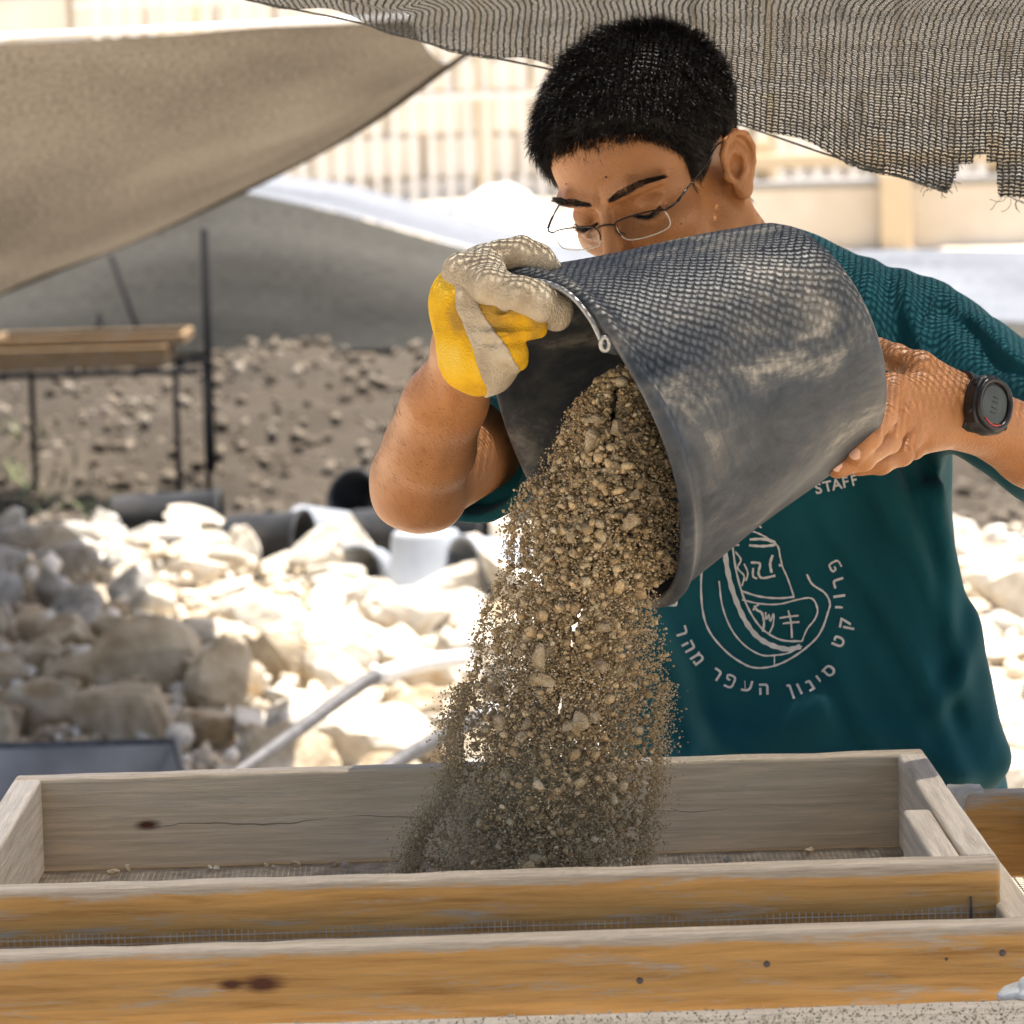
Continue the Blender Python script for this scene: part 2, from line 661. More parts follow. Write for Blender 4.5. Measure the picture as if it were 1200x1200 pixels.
def scatter(nmax, xr, yr, r0, r1, choose, tries=9000, pack=0.86):
    n = 0
    for _ in range(tries):
        if n >= nmax:
            break
        y = rr.uniform(*yr)
        x = rr.uniform(*xr(y))
        r = r0 + (r1 - r0) * rr.random() ** 2.2
        if any((x - a) ** 2 + (y - b) ** 2 < (pack * (r + c)) ** 2 for a, b, c in placed):
            continue
        meshes, label, group = choose(x, y)
        put_rock(x, y, r, meshes, label, group)
        n += 1
    return n


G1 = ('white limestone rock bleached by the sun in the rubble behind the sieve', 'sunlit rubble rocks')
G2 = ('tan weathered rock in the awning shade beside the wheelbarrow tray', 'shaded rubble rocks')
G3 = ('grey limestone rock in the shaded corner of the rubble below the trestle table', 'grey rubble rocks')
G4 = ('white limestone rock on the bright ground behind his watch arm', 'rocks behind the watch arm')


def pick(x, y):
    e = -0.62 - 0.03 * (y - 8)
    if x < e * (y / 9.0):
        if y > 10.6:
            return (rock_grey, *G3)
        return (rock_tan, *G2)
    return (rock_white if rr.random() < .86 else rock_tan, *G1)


# large ones that the photograph shows singly
for px, py, Y, r, ms, g in ((55, 770, 9.3, .125, rock_tan, G2), (232, 640, 11.4, .085, rock_white, G1), (150, 640, 11.2, .07, rock_white, G1),
                            (185, 690, 10.8, .09, rock_white, G1), (215, 740, 10.1, .10, rock_white, G1), (240, 800, 9.0, .085, rock_tan, G1),
                            (330, 850, 8.2, .085, rock_tan, G1), (150, 850, 8.3, .075, rock_tan, G2), (225, 850, 8.3, .065, rock_tan, G2),
                            (60, 850, 8.3, .07, rock_tan, G2), (10, 860, 8.2, .08, rock_tan, G2), (390, 690, 10.6, .085, rock_white, G1),
                            (330, 720, 10.2, .08, rock_white, G1), (450, 740, 9.9, .09, rock_white, G1), (80, 700, 10.6, .08, rock_grey, G3)):
    p = at(px, py, Y)
    put_rock(p.x, p.y, r, ms, *g)
scatter(140, lambda y: (-.132 * y - .12, -.132 * y * .02 + .12), (7.5, 12.5), .082, .185, pick, pack=.64)
scatter(34, lambda y: (.098 * y, .15 * y), (7.6, 12.2), .06, .15, lambda x, y: (rock_white, *G4))

# the small rubble between them, beyond counting
pv, pf, nv = [], [], 0
ib = bmesh.new()
bmesh.ops.create_icosphere(ib, subdivisions=1, radius=1)
ICO1 = np.array([v.co[:] for v in ib.verts])
ICO1F = np.array([[v.index for v in f.verts] for f in ib.faces])
ib.free()


_t = (1 + 5 ** .5) / 2
ICO0 = (np.array([(-1, _t, 0), (1, _t, 0), (-1, -_t, 0), (1, -_t, 0), (0, -1, _t), (0, 1, _t), (0, -1, -_t), (0, 1, -_t), (_t, 0, -1), (_t, 0, 1), (-_t, 0, -1), (-_t, 0, 1)]) / (1 + _t * _t) ** .5,
        np.array([(0, 11, 5), (0, 5, 1), (0, 1, 7), (0, 7, 10), (0, 10, 11), (1, 5, 9), (5, 11, 4), (11, 10, 2), (10, 7, 6), (7, 1, 8), (3, 9, 4), (3, 4, 2), (3, 2, 6), (3, 6, 8), (3, 8, 9), (4, 9, 5), (2, 4, 11), (6, 2, 10), (8, 6, 7), (9, 8, 1)]))
OCT = (np.array([(1, 0, 0), (-1, 0, 0), (0, 1, 0), (0, -1, 0), (0, 0, 1), (0, 0, -1)], float),
       np.array([(0, 2, 4), (2, 1, 4), (1, 3, 4), (3, 0, 4), (2, 0, 5), (1, 2, 5), (3, 1, 5), (0, 3, 5)]))


def clods(P, S, seed, tints, name, m, shape=None):
    """Many small angular lumps in one mesh."""
    rg = np.random.default_rng(seed)
    n = len(P)
    I1, IF = shape or (ICO1, ICO1F)
    A = rg.normal(size=(n, 3, 3))
    Q, _ = np.linalg.qr(A)
    sc = np.stack([np.ones(n), rg.uniform(.65, 1, n), rg.uniform(.5, .9, n)], 1) * S[:, None]
    V = I1[None] * (1 + rg.uniform(-.34, .30, (n, len(I1), 1)))
    V = V * sc[:, None, :]
    V = np.einsum('nij,nkj->nki', Q, V) + P[:, None, :]
    F = IF[None] + (np.arange(n) * len(I1))[:, None, None]
    me = bpy.data.meshes.new(name)
    Vf, Ff = V.reshape(-1, 3), F.reshape(-1, 3)
    me.vertices.add(len(Vf))
    me.vertices.foreach_set('co', Vf.astype(np.float32).ravel())
    me.loops.add(len(Ff) * 3)
    me.loops.foreach_set('vertex_index', Ff.astype(np.int32).ravel())
    me.polygons.add(len(Ff))
    me.polygons.foreach_set('loop_start', np.arange(0, len(Ff) * 3, 3, dtype=np.int32))
    me.update(calc_edges=True)
    me.validate()
    at_ = me.attributes.new('tint', 'FLOAT_COLOR', 'POINT')
    T = np.asarray(tints)[rg.integers(0, len(tints), n)] * rg.uniform(.8, 1.15, (n, 1))
    C4 = np.ones((n, len(I1), 4), np.float32)
    C4[:, :, :3] = T[:, None, :]
    at_.data.foreach_set('color', C4.ravel())
    return link(name, me, m)


m_pebble = attr_mat('pebbles', scale=60)
xs, ys = [], []
rg = np.random.default_rng(8)
ys = rg.uniform(7.2, 13, 5200)
xs = rg.uniform(-1.9, 2.0, 5200)
zs = ground_z(xs, ys) + np.array([heap_z(a, b) for a, b in zip(xs, ys)])
S = .012 + .03 * rg.random(5200) ** 3
rub = clods(np.stack([xs, ys, zs + S * .3], 1), S, 1, [(.62, .57, .49), (.70, .66, .6), (.5, .42, .31), (.42, .36, .28)], 'small_rubble', m_pebble, shape=ICO0)
tag(kind(rub, 'stuff'), 'small pale stone chips lying between the larger rubble rocks', 'rubble')

# lumps on the earth bank behind
n = 12000
ys = rg.uniform(13.2, 21.5, n)
xs = rg.uniform(-2.8, 3.2, n)
zs = ground_z(xs, ys)
S = .010 + .036 * rg.random(n) ** 4
bank = clods(np.stack([xs, ys, zs + S * .2], 1), S, 2, [(.10, .080, .058), (.115, .093, .068), (.13, .106, .079), (.09, .071, .051), (.16, .136, .107)], 'earth_clods', m_pebble, shape=ICO0)
tag(kind(bank, 'stuff'), 'brown earth clods and stones covering the bank behind the rubble', 'earth')
# a little dry weed at the foot of the trestle table
wv, wf = [], []
for k in range(80):
    px, py = rr.gauss(40, 40), rr.gauss(545, 22)
    p = at(px, py, rr.uniform(16.2, 17.6))
    z = float(ground_z(np.array([p.x]), np.array([p.y]))[0])
    d = Vector((rr.gauss(0, .05), rr.gauss(0, .05), rr.uniform(.05, .13)))
    s = Vector((rr.uniform(-1, 1), rr.uniform(-1, 1), 0)).normalized() * .012
    b = len(wv)
    base = Vector((p.x, p.y, z - .01))
    wv += [base - s, base + s, base + d + s * .2]
    wf.append((b, b + 1, b + 2))
weed = pydata('weeds', wv, wf, plain('weed_green', (.13, .16, .06), .8), None)
tag(kind(weed, 'stuff'), 'sparse green weeds growing under the distant trestle table', 'weeds')

# ================================================================ far side: wall, fence, railing
m_wallstone = noise_mat('pale_wall_stone', [(.50, .42, .31), (.66, .60, .50), (.74, .70, .63)], scale=0.9, rough=.9, detail=10, bump=.3, bump_scale=14, spread=(.3, .7))
wall = empty('stone_wall', at(450, 250, 44))
tag(wall, 'pale weathered stone retaining wall behind the white bar fence', 'wall')
wz = at(600, 250, 44).z - 1.2
wx0 = -9.0
rw = random.Random(3)
blk = []
zz = wz
row = 0
blocks = []
while zz < 4.4:
    h = rw.choice((.34, .4, .46))
    x = wx0 - rw.uniform(0, .6)
    while x < 9:
        w = rw.uniform(.55, 1.25)
        blocks.append((x + w / 2, zz + h / 2, w - .03, h - .03, rw.uniform(-.03, .03)))
        x += w
    zz += h
shared = {}
for (x, z, w, h, dy) in blocks:
    key = (round(w * 5), round(h * 50))
    if key not in shared:
        bm = box_bm(key[0] / 5 - .03 if key[0] / 5 > .1 else .1, .5, h, bev=.03, seg=1)
        me = bpy.data.meshes.new('block')
        bm.to_mesh(me)
        bm.free()
        me.materials.append(m_wallstone)
        shared[key] = me
    o = bpy.data.objects.new('block', shared[key])
    COL.objects.link(o)
    o.parent = wall
    o.location = Vector((x, 44 + dy, z)) - wall.location
core = box('wall_core', (19.5, .4, zz - wz), Vector((0, 44.06, (zz + wz) / 2)) - wall.location, m_wallstone, wall)

m_fence = plain('white_fence_paint', (.74, .72, .68), .6)
fence = empty('bar_fence', at(450, 245, 37))
tag(fence, 'white metal bar fence standing in front of the pale stone wall', 'fence')
fz0, fz1 = at(450, 243, 37).z - .25, at(450, 20, 37).z + .3
bar_me = None
for k in range(66):
    x = -3.6 + k * .165
    if bar_me is None:
        o = box('bar', (.045, .045, fz1 - fz0), (0, 0, 0), m_fence, fence)
        bar_me = o.data
    else:
        o = bpy.data.objects.new('bar', bar_me)
        COL.objects.link(o)
        o.parent = fence
    o.location = Vector((x, 37, (fz0 + fz1) / 2)) - fence.location
for z in (fz0 + .2, fz1 - .12, (fz0 + fz1) / 2 + .1):
    box('rail', (11.2, .05, .06), Vector((1.8, 36.94, z)) - fence.location, m_fence, fence)
m_post = plain('fence_post_paint', (.62, .54, .40), .7)
for k in range(5):
    box('post', (.14, .1, fz1 - fz0 + .3), Vector((-.15 - 2.6 * (2 - k) + .0, 37.13, (fz0 + fz1) / 2)) - fence.location, m_post, fence)

m_render = noise_mat('sandy_render', [(.52, .45, .35), (.66, .60, .51)], scale=1.3, rough=.92, detail=8, bump=.2)
lw = empty('low_wall', at(1050, 300, 30))
tag(lw, 'low sandy rendered wall with a timber railing beyond the net edge', 'wall')
zt, zb = at(1050, 216, 30).z, at(1050, 305, 30).z - .3
box('wall_body', (5.2, .3, zt - zb), Vector((3.6, 30, (zt + zb) / 2)) - lw.location, m_render, lw, bev=.02)
box('coping', (5.3, .36, .05), Vector((3.6, 30, zt + .027)) - lw.location, plain('coping_grey', (.30, .29, .28), .8), lw, bev=.01)
m_rail = plain('pale_timber', (.55, .44, .29), .75)
box('railing', (5.2, .08, .10), Vector((3.6, 29.95, zt + .19)) - lw.location, m_rail, lw, bev=.01)
for k in range(5):
    box('post', (.11, .09, .30), Vector((1.9 + k * .85, 30.05, zt + .2)) - lw.location, m_rail, lw, bev=.01)
pz = at(1050, 240, 29.7)
box('pillar', (.22, .16, zt - zb + .1), Vector((pz.x, 29.75, (zt + zb) / 2 + .05)) - lw.location, m_rail, lw, bev=.02)

# pale spoil heap
hv, hf = [], []
hc = at(565, 300, 28)
nr, na = 22, 48
for i in range(nr + 1):
    for k in range(na):
        a = 2 * math.pi * k / na
        rad = i / nr
        hv.append((hc.x + .15 + 1.0 * rad * math.cos(a), 28 + 1.1 * rad * math.sin(a), hc.z - .25 + .78 * math.exp(-3.2 * rad * rad) - .04))
hv = np.array(hv)
hv[:, 2] += .035 * snoise(hv, 7, 3)
for i in range(nr):
    for k in range(na):
        hf.append((i * na + k, i * na + (k + 1) % na, (i + 1) * na + (k + 1) % na, (i + 1) * na + k))
sp = pydata('spoil_heap', hv, hf, noise_mat('white_gravel', [(.62, .59, .53), (.76, .74, .70)], scale=5, rough=.95, bump=.6, bump_scale=40), None, True)
tag(sp, 'heap of bright white gravel in front of the bar fence', 'gravel heap')


# ================================================================ awnings behind
def taut(pts, n):
    out = []
    for a, b in zip(pts[:-1], pts[1:]):
        out += [Vector(a).lerp(Vector(b), k / n) for k in range(n)]
    return out + [Vector(pts[-1])]


def sheet(name, rows, m, sub=8, parent=None, uvscale=1.0, thick=0.0, wrinkle=0.0, seed=0, line=spline):
    rows = [line(r, sub) for r in rows]
    cols = list(zip(*rows))
    cols = [spline(c, sub) for c in cols]
    a, b = len(cols), len(cols[0])
    v = np.array([tuple(p) for c in cols for p in c])
    if wrinkle:
        v[:, 2] += wrinkle * snoise(v * np.array([1, .5, 1]), 3.0, 3, seed)
    f = [(i * b + j, (i + 1) * b + j, (i + 1) * b + j + 1, i * b + j + 1) for i in range(a - 1) for j in range(b - 1)]
    o = pydata(name, v, f, m, parent, True)
    uv = o.data.uv_layers.new(name='UVMap')
    d = np.zeros((len(o.data.loops), 2), np.float32)
    for li, l in enumerate(o.data.loops):
        i, j = divmod(l.vertex_index, b)
        d[li] = (i / (a - 1) * uvscale, j / (b - 1) * uvscale)
    uv.data.foreach_set('uv', d.ravel())
    return o


m_awn = cloth_sheet_mat('tan_shade_cloth', (.080, .066, .049), trans=.5, scale=130)
aw = empty('tan_awning', at(300, 300, 8.4))
tag(aw, 'large tan shade cloth awning stretched over the rubble, seen from below', 'awning')
far_ = [at(x, y, Y) for x, y, Y in ((-420, 520, 13.4), (-200, 432, 13.2), (0, 345, 12.8), (200, 264, 11.4), (400, 165, 9.6), (548, 62, 8.0))]
near_ = [at(x, y, Y) for x, y, Y in ((-420, 90, 6.4), (-200, 66, 6.5), (0, 48, 6.6), (160, 40, 6.8), (330, 31, 7.1), (480, 24, 7.5))]
mid_ = [(f + n) * .5 - Vector((0, 0, .05)) for f, n in zip(far_, near_)]
sheet('cloth', [far_, mid_, near_], m_awn, sub=8, parent=None, wrinkle=.008).parent = aw
aw.children[0].location = -aw.location
m_hem_lit = plain('rim_lit_hem', (.70, .70, .72), .7)  # white rim light along the near edge, put into the hem colour
hem = tube('hem', [p + Vector((0, -.01, .006)) - aw.location for p in spline(near_, 8)], .0055, m_hem_lit, aw, n=6)
hem2 = tube('hem', [p - aw.location for p in spline(far_, 8)], .006, m_awn, aw, n=6)
m_steel = plain('galvanised_tube', (.075, .073, .076), .6, metal=.2, var=.25)
pa = near_[0] + Vector((-.1, 0, .1))
tube('pole', [Vector((pa.x, pa.y, 0)) - aw.location, pa - aw.location], .02, m_steel, aw)

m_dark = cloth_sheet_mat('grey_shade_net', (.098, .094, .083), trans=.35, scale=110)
m_top_sheen = cloth_sheet_mat('grey_shade_net_sky_sheen', (.17, .18, .20), trans=.2, scale=110)  # same net; sky reflection on its top painted as a lighter bluish colour
dn = empty('grey_net_canopy', at(500, 420, 19.5))
tag(dn, 'long low dark grey shade net canopy behind the earth bank', 'canopy')
XS = (-260, -80, 100, 255, 400, 650, 850, 1050, 1200, 1400)
bot = [at(x, y, 19.2) for x, y in zip(XS, (418, 416, 414, 412, 410, 406, 403, 400, 399, 397))]
top = [at(x, y, 19.6) for x, y in zip(XS, (350, 318, 270, 220, 250, 318, 350, 374, 379, 384))]
bak = [at(x, y, 25.5) for x, y in zip(XS, (325, 295, 248, 198, 214, 284, 300, 292, 293, 300))]
mid1 = [(a + b) * .5 + Vector((0, -.06, 0)) for a, b in zip(bot, top)]
sheet('curtain', [bot, mid1, top], m_dark, sub=8, wrinkle=.008, line=taut).parent = dn
sheet('roof_sheet', [[p + Vector((0, .01, .004)) for p in top], [(a + b) * .5 - Vector((0, 0, .03)) for a, b in zip(top, bak)], bak], m_top_sheen, sub=8, line=taut).parent = dn
for c in dn.children:
    c.location = -dn.location
m_black = plain('black_iron', (.012, .012, .013), .9, spec=.1)
pb, pt_ = at(234, 600, 17.3), at(239, 268, 17.3)
pl = tube('tent_pole', [Vector((pt_.x, 17.3, float(ground_z(np.array([pt_.x]), np.array([17.3]))[0]) - .1)), pt_], .016, m_black)
tag(pl, 'thin black upright pole beside the distant trestle table', 'pole')
rope = tube('seam_rope', [at(130, 300, 19.3), at(172, 415, 19.0)], .012, m_black)
tag(rope, 'dark slanting guy rope in front of the grey net canopy', 'rope')

# distant trestle table with a sieve on it
tb = empty('trestle_table', at(110, 590, 16.8))
tag(tb, 'distant black metal trestle table on thin legs', 'table')
tz = at(110, 432, 16.8).z
tx0, tx1 = at(-8, 432, 16.8).x, at(212, 432, 16.8).x
gz = -.35
for (xa, ya) in ((tx0, 16.5), (tx1, 16.5), (tx0 + .12, 17.1), (tx1 + .075, 17.1)):
    tube('leg', [Vector((xa, ya, gz)) - tb.location, Vector((xa, ya, tz)) - tb.location], .013, m_black, tb, n=6)
for ya in (16.5, 17.1):
    tube('frame_bar', [Vector((tx0 - .06, ya, tz)) - tb.location, Vector((tx1 + .1, ya, tz)) - tb.location], .014, m_black, tb, n=6)
for xa in (tx0, tx1):
    tube('frame_bar', [Vector((xa, 16.5, tz + .003)) - tb.location, Vector((xa, 17.1, tz + .003)) - tb.location], .013, m_black, tb, n=6)

m_farwood = wood_mat('sun_bleached_orange_wood', (.19, .115, .05), (.12, .065, .025), (.27, .225, .17), .5)


def far_sieve(name, c, w, d, h, z, label):
    s = empty(name, (c[0], c[1], z))
    tag(s, label, 'sieve')
    box('front_rail', (w, .025, h), (0, -d / 2, h / 2), m_farwood, s, bev=.003)
    box('back_rail', (w, .025, h), (0, d / 2, h / 2), m_farwood, s, bev=.003)
    for sx in (-1, 1):
        o = box('side_rail', (d - .027, .025, h), (sx * (w / 2 - .0125), 0, h / 2), m_farwood, s, rot=(0, 0, math.pi / 2), bev=.003)
    box('screen', (w - .05, d - .05, .004), (0, 0, .006), m_black, s)
    return s


far_sieve('sieve', ((tx0 + tx1) / 2 - .02, 16.8), tx1 - tx0 - .03, .5, .085, tz + .016, 'orange wooden sieve lying on the distant trestle table')
o = far_sieve('sieve', ((tx0 + tx1) / 2 + .02, 16.85), tx1 - tx0 + .03, .5, .04, tz + .103, 'pale thin sieve stacked on top of the distant orange one')
# ================================================================ wheelbarrow and spare buckets behind
m_tray = noise_mat('dented_grey_steel', [(.12, .115, .11), (.20, .19, .18), (.27, .26, .25)], scale=5, rough=.8, detail=8, bump=.2, spread=(.3, .7))
wb = empty('wheelbarrow', at(60, 1000, 7.0))
tag(wb, 'grey steel wheelbarrow with tubular handles parked before the rubble', 'wheelbarrow')
W0 = wb.location.copy()
cs = [at(-300, 892, 6.85), at(222, 868, 6.85), at(205, 862, 7.55), at(-300, 882, 7.55)]
rz_ = (cs[2].z + cs[3].z) / 2 - .01
rim = [Vector((c.x, c.y, rz_)) for c in cs]
cen = sum(rim, Vector()) / 4
low = [Vector((cen.x + (c.x - cen.x) * .72, cen.y + (c.y - cen.y) * .55, rz_ - .2)) for c in rim]
tv = rim + low + [r + (cen - r).normalized() * .012 for r in rim] + [l + Vector((0, 0, .006)) + (cen - l) * .02 for l in low]
tf = [(0, 1, 5, 4), (1, 2, 6, 5), (2, 3, 7, 6), (3, 0, 4, 7), (4, 5, 6, 7), (9, 8, 12, 13), (10, 9, 13, 14), (11, 10, 14, 15), (8, 11, 15, 12), (15, 14, 13, 12),
      (0, 8, 9, 1), (1, 9, 10, 2), (2, 10, 11, 3), (3, 11, 8, 0)]
pydata('tray', [v - W0 for v in tv], tf, m_tray, wb)
tube('tray_rim', [r - W0 for r in rim], .011, m_steel, wb, closed=True)
h1 = [at(60, 1010, 6.9), at(200, 958, 7.0), at(300, 892, 7.12), at(400, 818, 7.35), at(440, 793, 7.42), at(490, 778, 7.55), at(548, 770, 7.75)]
h2 = [at(200, 1010, 6.5), at(380, 950, 6.62), at(470, 890, 6.75), at(560, 842, 6.95), at(610, 822, 7.05), at(700, 806, 7.3)]
for h in (h1, h2):
    tube('handle', [p - W0 for p in spline(h, 6)], .0135, m_steel, wb, n=10)
    tube('grip', [p - W0 for p in spline(h[-3:], 4)], .0165, plain('worn_grip', (.40, .41, .42), .6), wb, n=10)
for p in ((h1[1], h2[1])):
    tube('leg', [p - W0, Vector((p.x - .03, p.y, .0)) - W0], .013, m_steel, wb)
wc = Vector((rim[0].x - .12, 7.2, .17))
v, f = lathe_vf([(.10, -.03), (.15, -.035), (.17, -.015), (.17, .015), (.15, .035), (.10, .03), (.10, -.03)], 28)
o = pydata('wheel', v, f, plain('rubber', (.03, .03, .03), .8), wb, True)
o.location = wc - W0
o.rotation_euler = (math.pi / 2, 0, 0)
for p in (h1[0], h2[0]):
    tube('axle_arm', [p - W0, wc - W0], .013, m_steel, wb)

m_rubber = noise_mat('dusty_black_rubber', [(.012, .013, .015), (.022, .023, .026), (.045, .044, .043)], scale=9, rough=.7, detail=9, bump=.15, spread=(.3, .72))
m_palebucket = noise_mat('chalky_grey_plastic', [(.20, .22, .25), (.30, .32, .35)], scale=6, rough=.7, spread=(.3, .7))


def bucket_profile(rt, rb, h, t=.006):
    return [(0, 0), (rb * .9, 0), (rb, .012), (rt, h - .012), (rt + .006, h - .010), (rt + .007, h), (rt - t, h + .002), (rt - t, h - .01), (rb - t, .02), (rb * .85, t * 1.5), (0, t * 1.5)]


def spare_bucket(px, py, Y, rt, rb, h, rot, m, label, zoff=0.0):
    p = at(px, py, Y)
    b = empty('bucket', p)
    b.rotation_euler = rot
    tag(b, label, 'bucket', None)
    v, f = lathe_vf(bucket_profile(rt, rb, h), 40)
    v = [(x, y, z - h / 2) for x, y, z in v]
    pydata('shell', v, f, m, b, True)
    arc = [Vector((rt * math.cos(a), -.55 * rt * math.sin(a), h / 2 - .02 - .75 * rt * math.sin(a) * .3)) for a in np.linspace(0, math.pi, 18)]
    tube('handle', arc, .003, m_steel, b, n=6)
    return b


spare_bucket(500, 668, 11.3, .115, .095, .22, (math.pi, 0, 0), m_palebucket, 'pale chalky bucket standing upside down behind the white rubble')
spare_bucket(588, 676, 11.2, .12, .095, .23, (R(90), R(8), R(-62)), m_palebucket, 'pale grey bucket lying on its side with its dark mouth showing')
spare_bucket(430, 590, 12.4, .088, .075, .16, (R(72), 0, R(-35)), m_rubber, 'black bucket tipped over behind the raised elbow')
spare_bucket(312, 640, 11.9, .105, .09, .24, (R(90), 0, R(72)), m_rubber, 'black rubber bucket lying sideways behind the biggest white rock')
spare_bucket(490, 632, 12.0, .10, .09, .40, (R(90), 0, R(82)), m_rubber, 'long dark tub lying behind the upside down pale bucket')
spare_bucket(380, 632, 12.2, .10, .085, .22, (R(100), 0, R(60)), m_palebucket, 'grey scuffed bucket lying between the black ones')
spare_bucket(430, 668, 11.5, .075, .06, .14, (R(88), 0, R(-20)), m_palebucket, 'small pale can lying on the white rubble beside the buckets')
spare_bucket(195, 608, 12.6, .085, .075, .34, (R(90), 0, R(88)), m_rubber, 'black tub lying below the distant trestle table')
# dark props under the far bank
for px, lab in ((553, 'dark thin post rising behind the pale bucket'), (602, 'short dark post half hidden by the pouring earth')):
    a, b = at(px, 560, 12.6), at(px, 640, 12.6)
    o = tube('post', [Vector((a.x, a.y, 0)), a], .012, plain('dark_post', (.10, .11, .13), .7))
    tag(o, lab, 'post')

# ================================================================ the working table, sieves
GREY = (.46, .385, .295)
w_orange = lambda s, kn=(), tw=(.034, .043, .3): wood_mat('worn_orange_stained_wood', (.47, .258, .082), (.32, .158, .044), GREY, .44, kn, tw, seed=s)
w_grey = wood_mat('bare_grey_wood', (.42, .345, .255), (.31, .245, .17), (.52, .44, .345), .45, seed=3.3)
w_grey2 = wood_mat('bare_pale_wood', (.52, .445, .355), (.40, .33, .25), (.60, .53, .44), .45, seed=8.1)
w_knot = wood_mat('bare_grey_wood_cracked', (.59, .475, .325), (.47, .37, .245), (.66, .55, .405), .45, ((-.272, -.002, .0045),), seed=3.3)


def rail(name, L, T, H, m_out, m_in, parent, loc, rot, bev=.0035, out=-1):
    """Board along local X; the face towards local -Y (out=-1) or +Y carries the stain."""
    bm = box_bm(L, T, H, bev=bev, seg=3)
    # loop cuts along the length with slight wear so the arrises are not ruler-straight
    cuts = max(4, int(L / .03))
    for k in range(1, cuts):
        x = -L / 2 + L * k / cuts
        g = bm.verts[:] + bm.edges[:] + bm.faces[:]
        bmesh.ops.bisect_plane(bm, geom=g, plane_co=(x, 0, 0), plane_no=(1, 0, 0))
    V = np.array([v.co[:] for v in bm.verts])
    n1 = snoise(V + np.array([parent.location.x * 3 + loc[1] * 7, 0, loc[0]]), 38, 3)
    n2 = snoise(V + np.array([loc[0] * 5, loc[1] * 9, 4]), 5, 2, 2)
    for v, a, b in zip(bm.verts, n1, n2):
        edge = (abs(v.co.y) > T / 2 - bev * 1.2) + (abs(v.co.z) > H / 2 - bev * 1.2)
        if edge == 2:
            v.co.z -= math.copysign(max(0, a) * .0012, v.co.z)
        v.co.z += b * .0005
        v.co.y += b * .0004
    bm.normal_update()
    for f in bm.faces:
        f.material_index = 0 if f.normal.y * out > .5 else 1
    o = from_bm(name, bm, [m_out, m_in], parent)
    o.location = loc
    o.rotation_euler = rot
    return o


m_wire = plain('galvanised_wire', (.42, .37, .30), .7, metal=.1, var=.25)


def wire_screen(name, x0, x1, y0, y1, pitch, r, parent, z=0.0, fold=None):
    v, f = [], []

    def bar(a, b, ra=r):
        q, g = tube_vf([a, b], ra, 4, caps=False)
        n0 = len(v)
        v.extend(q)
        f.extend([tuple(i + n0 for i in t) for t in g])
    x = x0
    while x <= x1:
        bar((x, y0, z), (x, y1, z))
        if fold:
            bar((x, fold[0], fold[1]), (x, fold[0], fold[2] + .0015 * math.sin(x * 60)))
        x += pitch
    y = y0
    while y <= y1:
        bar((x0, y, z + r), (x1, y, z + r))
        y += pitch
    if fold:
        zz = fold[1]
        while zz <= fold[2]:
            bar((x0, fold[0] - r, zz), (x1, fold[0] - r, zz))
            zz += pitch
    return pydata(name, v, f, m_wire, parent)


# upper sieve
SX0, SX1 = at(27, 907, 3.42).x, at(1081, 877, 3.42).x
SZ = .5 * (at(27, 907, 3.42).z + at(1081, 877, 3.42).z)
SW, SD, SH, ST = SX1 - SX0 + .006, .50, .080, .024
sv = empty('sieve', ((SX0 + SX1) / 2, 3.42 - SD / 2, SZ - SH), R(.6))
tag(sv, 'wooden framed wire sieve that the earth is being poured into', 'sieve')
rail('front_rail', SW, ST, SH, w_orange(1.7, (), (.029, .040, .34)), w_grey, sv, (0, -SD / 2 + ST / 2, SH / 2), (0, 0, 0))
rail('back_rail', SW, ST, SH, w_knot, w_grey, sv, (0, SD / 2 - ST / 2, SH / 2), (0, 0, 0))
m_crack = plain('dark_split', (.24, .185, .125), .9, bump=0)
for x0_, x1_ in ((-.275, .03), (.115, .345)):
    pts = [(x0_ + (x1_ - x0_) * k / 40, SD / 2 - ST + .0004, SH * .475 + .0018 * math.sin(k * .35 + x0_) + .004 * (k / 40 - .5) + rr.gauss(0, .0003)) for k in range(41)]
    tube('split', pts, [.0003 + .0006 * abs(math.sin(k * .13 + .4)) * math.sin(math.pi * (k + .5) / 41) for k in range(41)], m_crack, sv, n=5)
rail('side_rail', SD - 2 * ST - .002, ST, SH, w_grey2, w_grey2, sv, (-SW / 2 + ST / 2, 0, SH / 2), (0, 0, R(90)), out=1)
rail('side_rail', SD - 2 * ST - .002, ST, SH, w_grey2, w_grey2, sv, (SW / 2 - ST / 2, 0, SH / 2), (0, 0, R(90)))
rail('cleat', .20, .022, SH * .82, w_grey2, w_grey2, sv, (SW / 2 - ST - .0115, -SD / 2 + ST + .103, SH * .41 + .012), (0, 0, R(90)))
wire_screen('wire_mesh', -SW / 2 + .004, SW / 2 - .004, -SD / 2 + .004, SD / 2 - .004, .0047, .00045, sv, z=-.0012, fold=(-SD / 2 - .0012, 0, .045))
m_nail = plain('rusty_nail', (.12, .10, .09), .5, metal=.6)


def nail(parent, x, y, z, r=.0035):
    v, f = lathe_vf([(0, .0012), (r * .7, .001), (r, 0), (r, -.004)], 10)
    o = pydata('nail', v, f, m_nail, parent, True)
    o.location = (x, y, z)
    o.rotation_euler = (R(90), 0, 0)
    return o


st_ = tube('staple', [(SW / 2 - .022, -SD / 2 - .0008, SH - .026), (SW / 2 - .022, -SD / 2 - .0018, SH - .030), (SW / 2 - .0225, -SD / 2 - .0018, SH - .044), (SW / 2 - .0225, -SD / 2 + .0008, SH - .047)], .0009, m_nail, sv, n=5)

